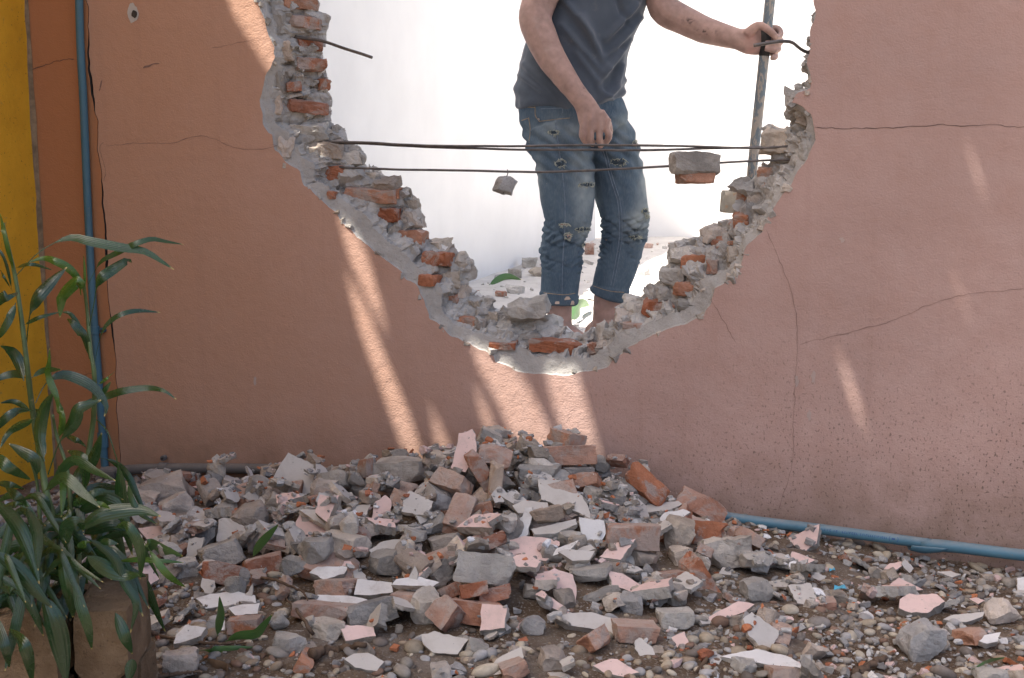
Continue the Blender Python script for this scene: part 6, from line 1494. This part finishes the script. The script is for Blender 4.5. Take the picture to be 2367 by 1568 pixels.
# jeans
B = []
limb([(1318, 205, 4.50, 114, .118), (1321, 250, 4.50, 119, .125), (1335, 300, 4.505, 124, .125), (1345, 325, 4.51, 118, .115)], 14, 28)
limb([(1280, 285, 4.47, 66, .10), (1296, 335, 4.465, 69, .105), (1308, 400, 4.46, 67, .100), (1314, 460, 4.455, 61, .094), (1315, 510, 4.45, 55, .088), (1305, 545, 4.455, 50, .080), (1300, 590, 4.46, 46, .072), (1297, 640, 4.46, 44, .070), (1293, 700, 4.46, 40, .066)], 40)
limb([(1385, 285, 4.55, 62, .10), (1411, 335, 4.55, 62, .105), (1427, 400, 4.55, 61, .100), (1435, 450, 4.545, 61, .094), (1443, 497, 4.54, 57, .088), (1440, 548, 4.545, 51, .080), (1431, 600, 4.55, 47, .072), (1420, 640, 4.555, 46, .070), (1405, 684, 4.56, 41, .066)], 40)
me, co, nr = fuse(B, 0.0045, 4, 0.5)
px, py = px_of(co); legR = px < (1383 + (py < 330) * 1000)
kneeY = np.where(px < 1375, 558, 540)
m_ = np.exp(-((py - kneeY - 12) / 46.0) ** 2)
wob = fbm(co * np.array([9, 9, 5]), 3, 61)
slant = (co[:, 0] - np.where(px < 1375, 0.19, 0.40)) * 0.45
msk = np.clip(0.55 + 0.9 * fbm(co * np.array([16, 16, 20]), 2, 64), 0, 1.3)
rid = 0.35 - np.exp(-np.sin((co[:, 2] + slant) * math.pi / 0.036 + wob * 3.2) ** 2 / 0.10) * 1.2 - 0.7 * np.exp(-np.sin((co[:, 2] - 1.6 * slant) * math.pi / 0.047 + wob * 4.1) ** 2 / 0.06)
co = co + nr * (m_ * msk * (0.017 * rid + 0.007 * np.sin((co[:, 2] - slant) * 2 * math.pi / 0.021 + wob * 6)))[:, None]
m2 = np.exp(-((py - 345) / 60.0) ** 2)
co = co + nr * (m2 * 0.006 * np.sin((co[:, 2] * 1.2 + co[:, 0] * .9) * 2 * math.pi / 0.06 + wob * 3) + fbm(co * np.array([10, 10, 6]), 3, 71) * 0.0055)[:, None]
for (yy, x0) in ((680, 1293), (668, 1408)):          # turned-up cuffs
    mk = smooth(py, yy - 3 + (px - x0) * .12, yy + 1 + (px - x0) * .12) * (np.abs(px - x0) < 62); co = co + nr * (mk * 0.005)[:, None]
put(me, co)
M_DENIM, n, l, b = new_mat('faded_denim', 0.88, 0.15)
tc = n.new('ShaderNodeTexCoord'); v = tc.outputs['Object']; at = n.new('ShaderNodeAttribute'); at.attribute_name = 'fade'
c = mix(n, l, ramp(n, l, noise(n, l, v, 10, 5, 0.65), [(0.3, 0), (0.7, 1)]), (0.056, 0.088, 0.122), (0.102, 0.146, 0.186))
mp = n.new('ShaderNodeMapping'); mp.inputs['Scale'].default_value = (240, 240, 60); l.new(v, mp.inputs[0])
c = mix(n, l, ramp(n, l, noise(n, l, mp.outputs[0], 1, 2), [(0.45, 0), (0.65, 0.28)]), c, (0.20, 0.235, 0.26))
c = mix(n, l, at.outputs['Fac'], c, (0.36, 0.40, 0.385))
c = mix(n, l, ramp(n, l, noise(n, l, v, 60, 5, 0.75), [(0.68, 0), (0.72, 0.7)]), c, (0.45, 0.40, 0.34))
l.new(c, b.inputs['Base Color'])
bump(n, l, b, noise(n, l, mp.outputs[0], 1, 3), 0.3, 0.0015)
me.materials.append(M_DENIM)
fadev = 0.62 * blob(px, py, 1350, 465, 26, 60) + 0.5 * blob(px, py, 1340, 395, 22, 40) + 0.62 * blob(px, py, 1490, 420, 20, 95) + 0.55 * blob(px, py, 1470, 520, 30, 30) + 0.40 * blob(px, py, 1300, 300, 60, 26) + 0.5 * blob(px, py, 1245, 430, 10, 60) + 0.4 * blob(px, py, 1350, 540, 22, 18) + 0.35 * blob(px, py, 1440, 300, 20, 40)
fadev *= 0.75 + 0.5 * fbm(co * 22, 3, 81)
float_attr(me, 'fade', np.clip(fadev * 1.25, 0, 0.92))
jeans = link_mesh('jeans', me, man); jeans['label'] = 'faded blue ripped jeans rolled up above the ankles'
j_bvh = BVHTree.FromPolygons([Vector(p) for p in co], [tuple(p.vertices) for p in me.polygons])
def on_cloth(x, y, off=0.001, bvh=None):
    d = ray(x, y); h = (bvh or j_bvh).ray_cast(CAM, d)
    return (h[0] + h[1] * off, h[1]) if h[0] is not None else (None, None)
M_STITCH = simple_mat('tan_stitching', (0.34, 0.25, 0.15), 0.8, 0.3, 90, bmp=0); M_STITCHB = simple_mat('pale_blue_seam', (0.17, 0.21, 0.26), 0.85, 0.3, 60, bmp=0)
def stitch(pts, r=0.0012, mat=None, name='seam'):
    q = spline([(x, y, 0) for x, y in pts], max(8, int(sum(math.dist(pts[i], pts[i + 1]) for i in range(len(pts) - 1)) / 5)))
    P = [on_cloth(x, y, r * 0.5)[0] for x, y, _ in q]; P = [p for p in P if p is not None]
    if len(P) > 2:
        V, Fc = tube_data(P, r, 6); mesh_obj(name, V, Fc, mat or M_STITCHB, jeans, True)
stitch([(1283, 275), (1290, 330), (1300, 400), (1306, 470), (1305, 540), (1301, 600), (1299, 680)], .0015)
stitch([(1395, 350), (1410, 410), (1428, 470), (1432, 540), (1424, 600), (1412, 660)], .0016); stitch([(1401, 350), (1416, 410), (1434, 470), (1438, 540), (1430, 600), (1418, 660)], .0013)
stitch([(1257, 677), (1280, 680), (1305, 682), (1329, 678)], .0013, M_STITCH); stitch([(1368, 660), (1390, 668), (1415, 674), (1442, 676)], .0013, M_STITCH)
stitch([(1246, 281), (1280, 277), (1318, 273)], .0013, M_STITCH); stitch([(1222, 272), (1226, 300), (1223, 330)], .0014, M_STITCH); stitch([(1206, 279), (1220, 274)], .0014, M_STITCH)
stitch([(1203, 246), (1220, 248), (1237, 249)], .0018, M_STITCH); stitch([(1237, 246), (1238, 268), (1247, 280)], .0014, M_STITCH); stitch([(1250, 252), (1275, 251), (1302, 250)], .0013, M_STITCHB); stitch([(1300, 250), (1301, 262)], .0013, M_STITCHB)
h, nn2 = on_cloth(1246, 276)
if h is not None:
    V, Fc = tube_data([h, h + nn2 * 0.002], 0.0045, 10); mesh_obj('rivet', V, Fc, simple_mat('copper_rivet', (0.5, 0.42, 0.36), 0.4, 0.1, 30, 0.8, 0), jeans)
M_FRAY = simple_mat('frayed_cotton', (0.40, 0.41, 0.33), 0.95, 0.3, 90, bmp=0); M_RIPIN = simple_mat('dark_denim_inside', (0.045, 0.065, 0.085), 0.9, 0.3, 60, bmp=0); M_RIPSKIN = simple_mat('skin_in_rip', (0.42, 0.28, 0.225), 0.6, 0.1, 40, bmp=0)
def rip(x, y, w_, h_, sk=False, seed=0):
    g = random.Random(seed + 77); hit, nn2 = on_cloth(x, y)
    if hit is None: return
    s_ = hit.y / F; xa = (Vector((1, 0, 0)) - nn2 * nn2.x).normalized(); ya = nn2.cross(xa)
    V = [hit + nn2 * 0.0012]; k = 16
    for i in range(k):
        a = 2 * math.pi * i / k; r_ = g.uniform(0.45, 1.15); dx, dy = math.cos(a) * w_ / 2 * r_, math.sin(a) * h_ / 2 * r_
        hp, n3 = on_cloth(x + dx, y - dy); V.append(hp + n3 * .0012 if hp is not None else hit + xa * dx * s_ + ya * dy * s_)
    o = mesh_obj('rip', V, [(0, 1 + i, 1 + (i + 1) % k) for i in range(k)], M_RIPSKIN if sk else M_RIPIN, jeans)
    TV, TF = [], []
    for i in range(46):
        a = g.uniform(0, 6.283); dx, dy = math.cos(a) * w_ / 2, math.sin(a) * h_ / 2; hp, n3 = on_cloth(x + dx, y - dy, .001)
        if hp is None: continue
        L = g.uniform(.3, 1.0) * s_ * 6; dr = (xa * g.gauss(0, 1) + ya * g.gauss(-.2, .7) + n3 * g.uniform(.1, .8)).normalized()
        P = [hp, hp + dr * L * .5 + n3 * .0015, hp + dr * L + Vector((0, 0, -L * .35))]
        v_, f_ = tube_data(P, .0011, 4); o_ = len(TV); TV += v_; TF += [tuple(q + o_ for q in f) for f in f_]
    if TV: mesh_obj('frayed_threads', TV, TF, M_FRAY, o)
for i, (x, y, w_, h_, sk) in enumerate(((1279, 306, 24, 10, 0), (1296, 377, 22, 16, 0), (1356, 427, 36, 10, 0), (1430, 374, 34, 14, 0), (1348, 530, 38, 9, 0), (1304, 519, 24, 5, 1), (1314, 545, 14, 14, 1), (1468, 548, 26, 6, 0), (1490, 488, 14, 12, 0), (1466, 330, 8, 10, 0), (1352, 566, 16, 6, 0), (1495, 500, 8, 6, 0))):
    rip(x, y, w_, h_, sk, i)
for i, (x, y, w_, h_) in enumerate(((1310, 690, 20, 8), (1288, 700, 10, 6), (1322, 700, 10, 10))):   # dried mortar on the cuff
    rip_h, n3 = on_cloth(x, y)
    if rip_h is not None:
        o = solid_obj('mortar_splash', 7000 + i, (w_ * .0016, .003, h_ * .0016), M_MORTAR_D, jeans, nsub=3, cuts=5, depth=.5, rough=.2, fine=False); o.location = rip_h
hairP = [body_tube(dens_rows([(1436, -262, 4.45, 50, .10), (1436, -290, 4.45, 57, .112), (1436, -320, 4.445, 58, .112), (1435, -345, 4.44, 48, .095), (1434, -362, 4.44, 20, .04)], 12), 16)]
me, co, nr = fuse(hairP, 0.006, 2, .5); co = co + nr * (fbm(co * 60, 3, 4) * .006)[:, None]; co[:, 1] += 0.03; put(me, co); me.materials.append(simple_mat('black_hair', (0.02, 0.018, 0.017), 0.6, 0.3, 60)); link_mesh('hair', me, man)

# sledgehammer: steel pipe handle with flaking blue paint and a worn square head
ham = empty('sledgehammer', Matrix.Translation(at_y(1733, 468, POLE_Y))); tag(ham, 'long sledgehammer with a flaking blue pipe handle held upright by the man', 'sledgehammer')
M_POLE, n, l, b = new_mat('flaking_blue_pipe_paint', 0.5, 0.4)
tc = n.new('ShaderNodeTexCoord'); mp = n.new('ShaderNodeMapping'); mp.inputs['Scale'].default_value = (1, 1, 0.35); l.new(tc.outputs['Object'], mp.inputs[0]); v = mp.outputs[0]
pe = noise(n, l, v, 55, 6, 0.7, 0.6)
c = mix(n, l, ramp(n, l, pe, [(0.47, 0), (0.52, 1)]), (0.14, 0.175, 0.195), (0.34, 0.30, 0.25))
c = mix(n, l, ramp(n, l, noise(n, l, v, 30, 5, .7), [(0.62, 0), (0.68, 0.8)]), c, (0.20, 0.17, 0.14))
l.new(c, b.inputs['Base Color']); bump(n, l, b, pe, 0.35, 0.002)
P = [at_y(1733, 470, POLE_Y), at_y(1740, 380, POLE_Y), at_y(1757, 220, POLE_Y), at_y(1780, 0, POLE_Y), at_y(1795, -130, POLE_Y)]
V, Fc = tube_data(P, 0.0182, 20); o = mesh_obj('handle', [v_ - ham.location for v_ in V], Fc, M_POLE, ham, True)
V, Fc = tube_data([at_y(1766, 130, POLE_Y), at_y(1773, 66, POLE_Y)], 0.0188, 20); mesh_obj('grip_wrap', [v_ - ham.location for v_ in V], Fc, simple_mat('black_grip_tape', (0.03, 0.028, 0.026), 0.8, 0.3, 60), ham, True)
V, Fc = solid(8001, (0.20, 0.078, 0.078), nsub=10, cuts=2, depth=0.05, rnd=0.14, rough=0.015)
o = mesh_obj('hammer_head', V, Fc, simple_mat('worn_hammer_steel', (0.36, 0.32, 0.25), 0.6, 0.25, 22, 0.2, 0.35, spots=(30, 0.58, (0.42, 0.25, 0.14), 0.7)), ham); o.rotation_euler = (0, R(2), R(4))
# ------------------------------------------------------------------ loose pieces: drop the ones nobody can see, say where the others lie
bpy.context.view_layer.update()
dg = bpy.context.evaluated_depsgraph_get()
used = {}
for ob, V, lb, sc in FILL:
    M = ob.matrix_world; seen = 0
    for v_ in V[::max(1, len(V) // 26)]:
        p = M @ Vector(v_); d = p - CAM; hit = scene.ray_cast(dg, CAM, d.normalized(), distance=d.length + 0.02)
        if hit[0] and hit[4].name == ob.name: seen += 1
    if not seen:
        bpy.data.objects.remove(ob, do_unlink=True); continue
    x, y = px_of(np.array([M.translation[:]])); x, y = float(x[0]), float(y[0])
    hx, hy, hl, _ = min(HEROPX, key=lambda h: math.hypot(h[0] - x, (h[1] - y) * 1.2))
    dx, dy = x - hx, y - hy
    side = ('left of' if dx < 0 else 'right of') if abs(dx) > abs(dy) else ('behind' if dy < 0 else 'in front of')
    dist_ = 'just ' if math.hypot(dx, dy) < 45 else ''
    words = hl.split(); stop = {'at', 'on', 'by', 'of', 'the', 'in', 'left', 'right', 'and', 'a', 'with', 'its', 'under', 'to', 'behind', 'between', 'near', 'beside', 'below', 'up', 'from', 'front'}
    w8 = words[:8]
    while w8 and w8[-1] in stop: w8.pop()
    ob['label'] = ' '.join(f"{lb} {dist_}{side} the {' '.join(w8)}".split()[:16])
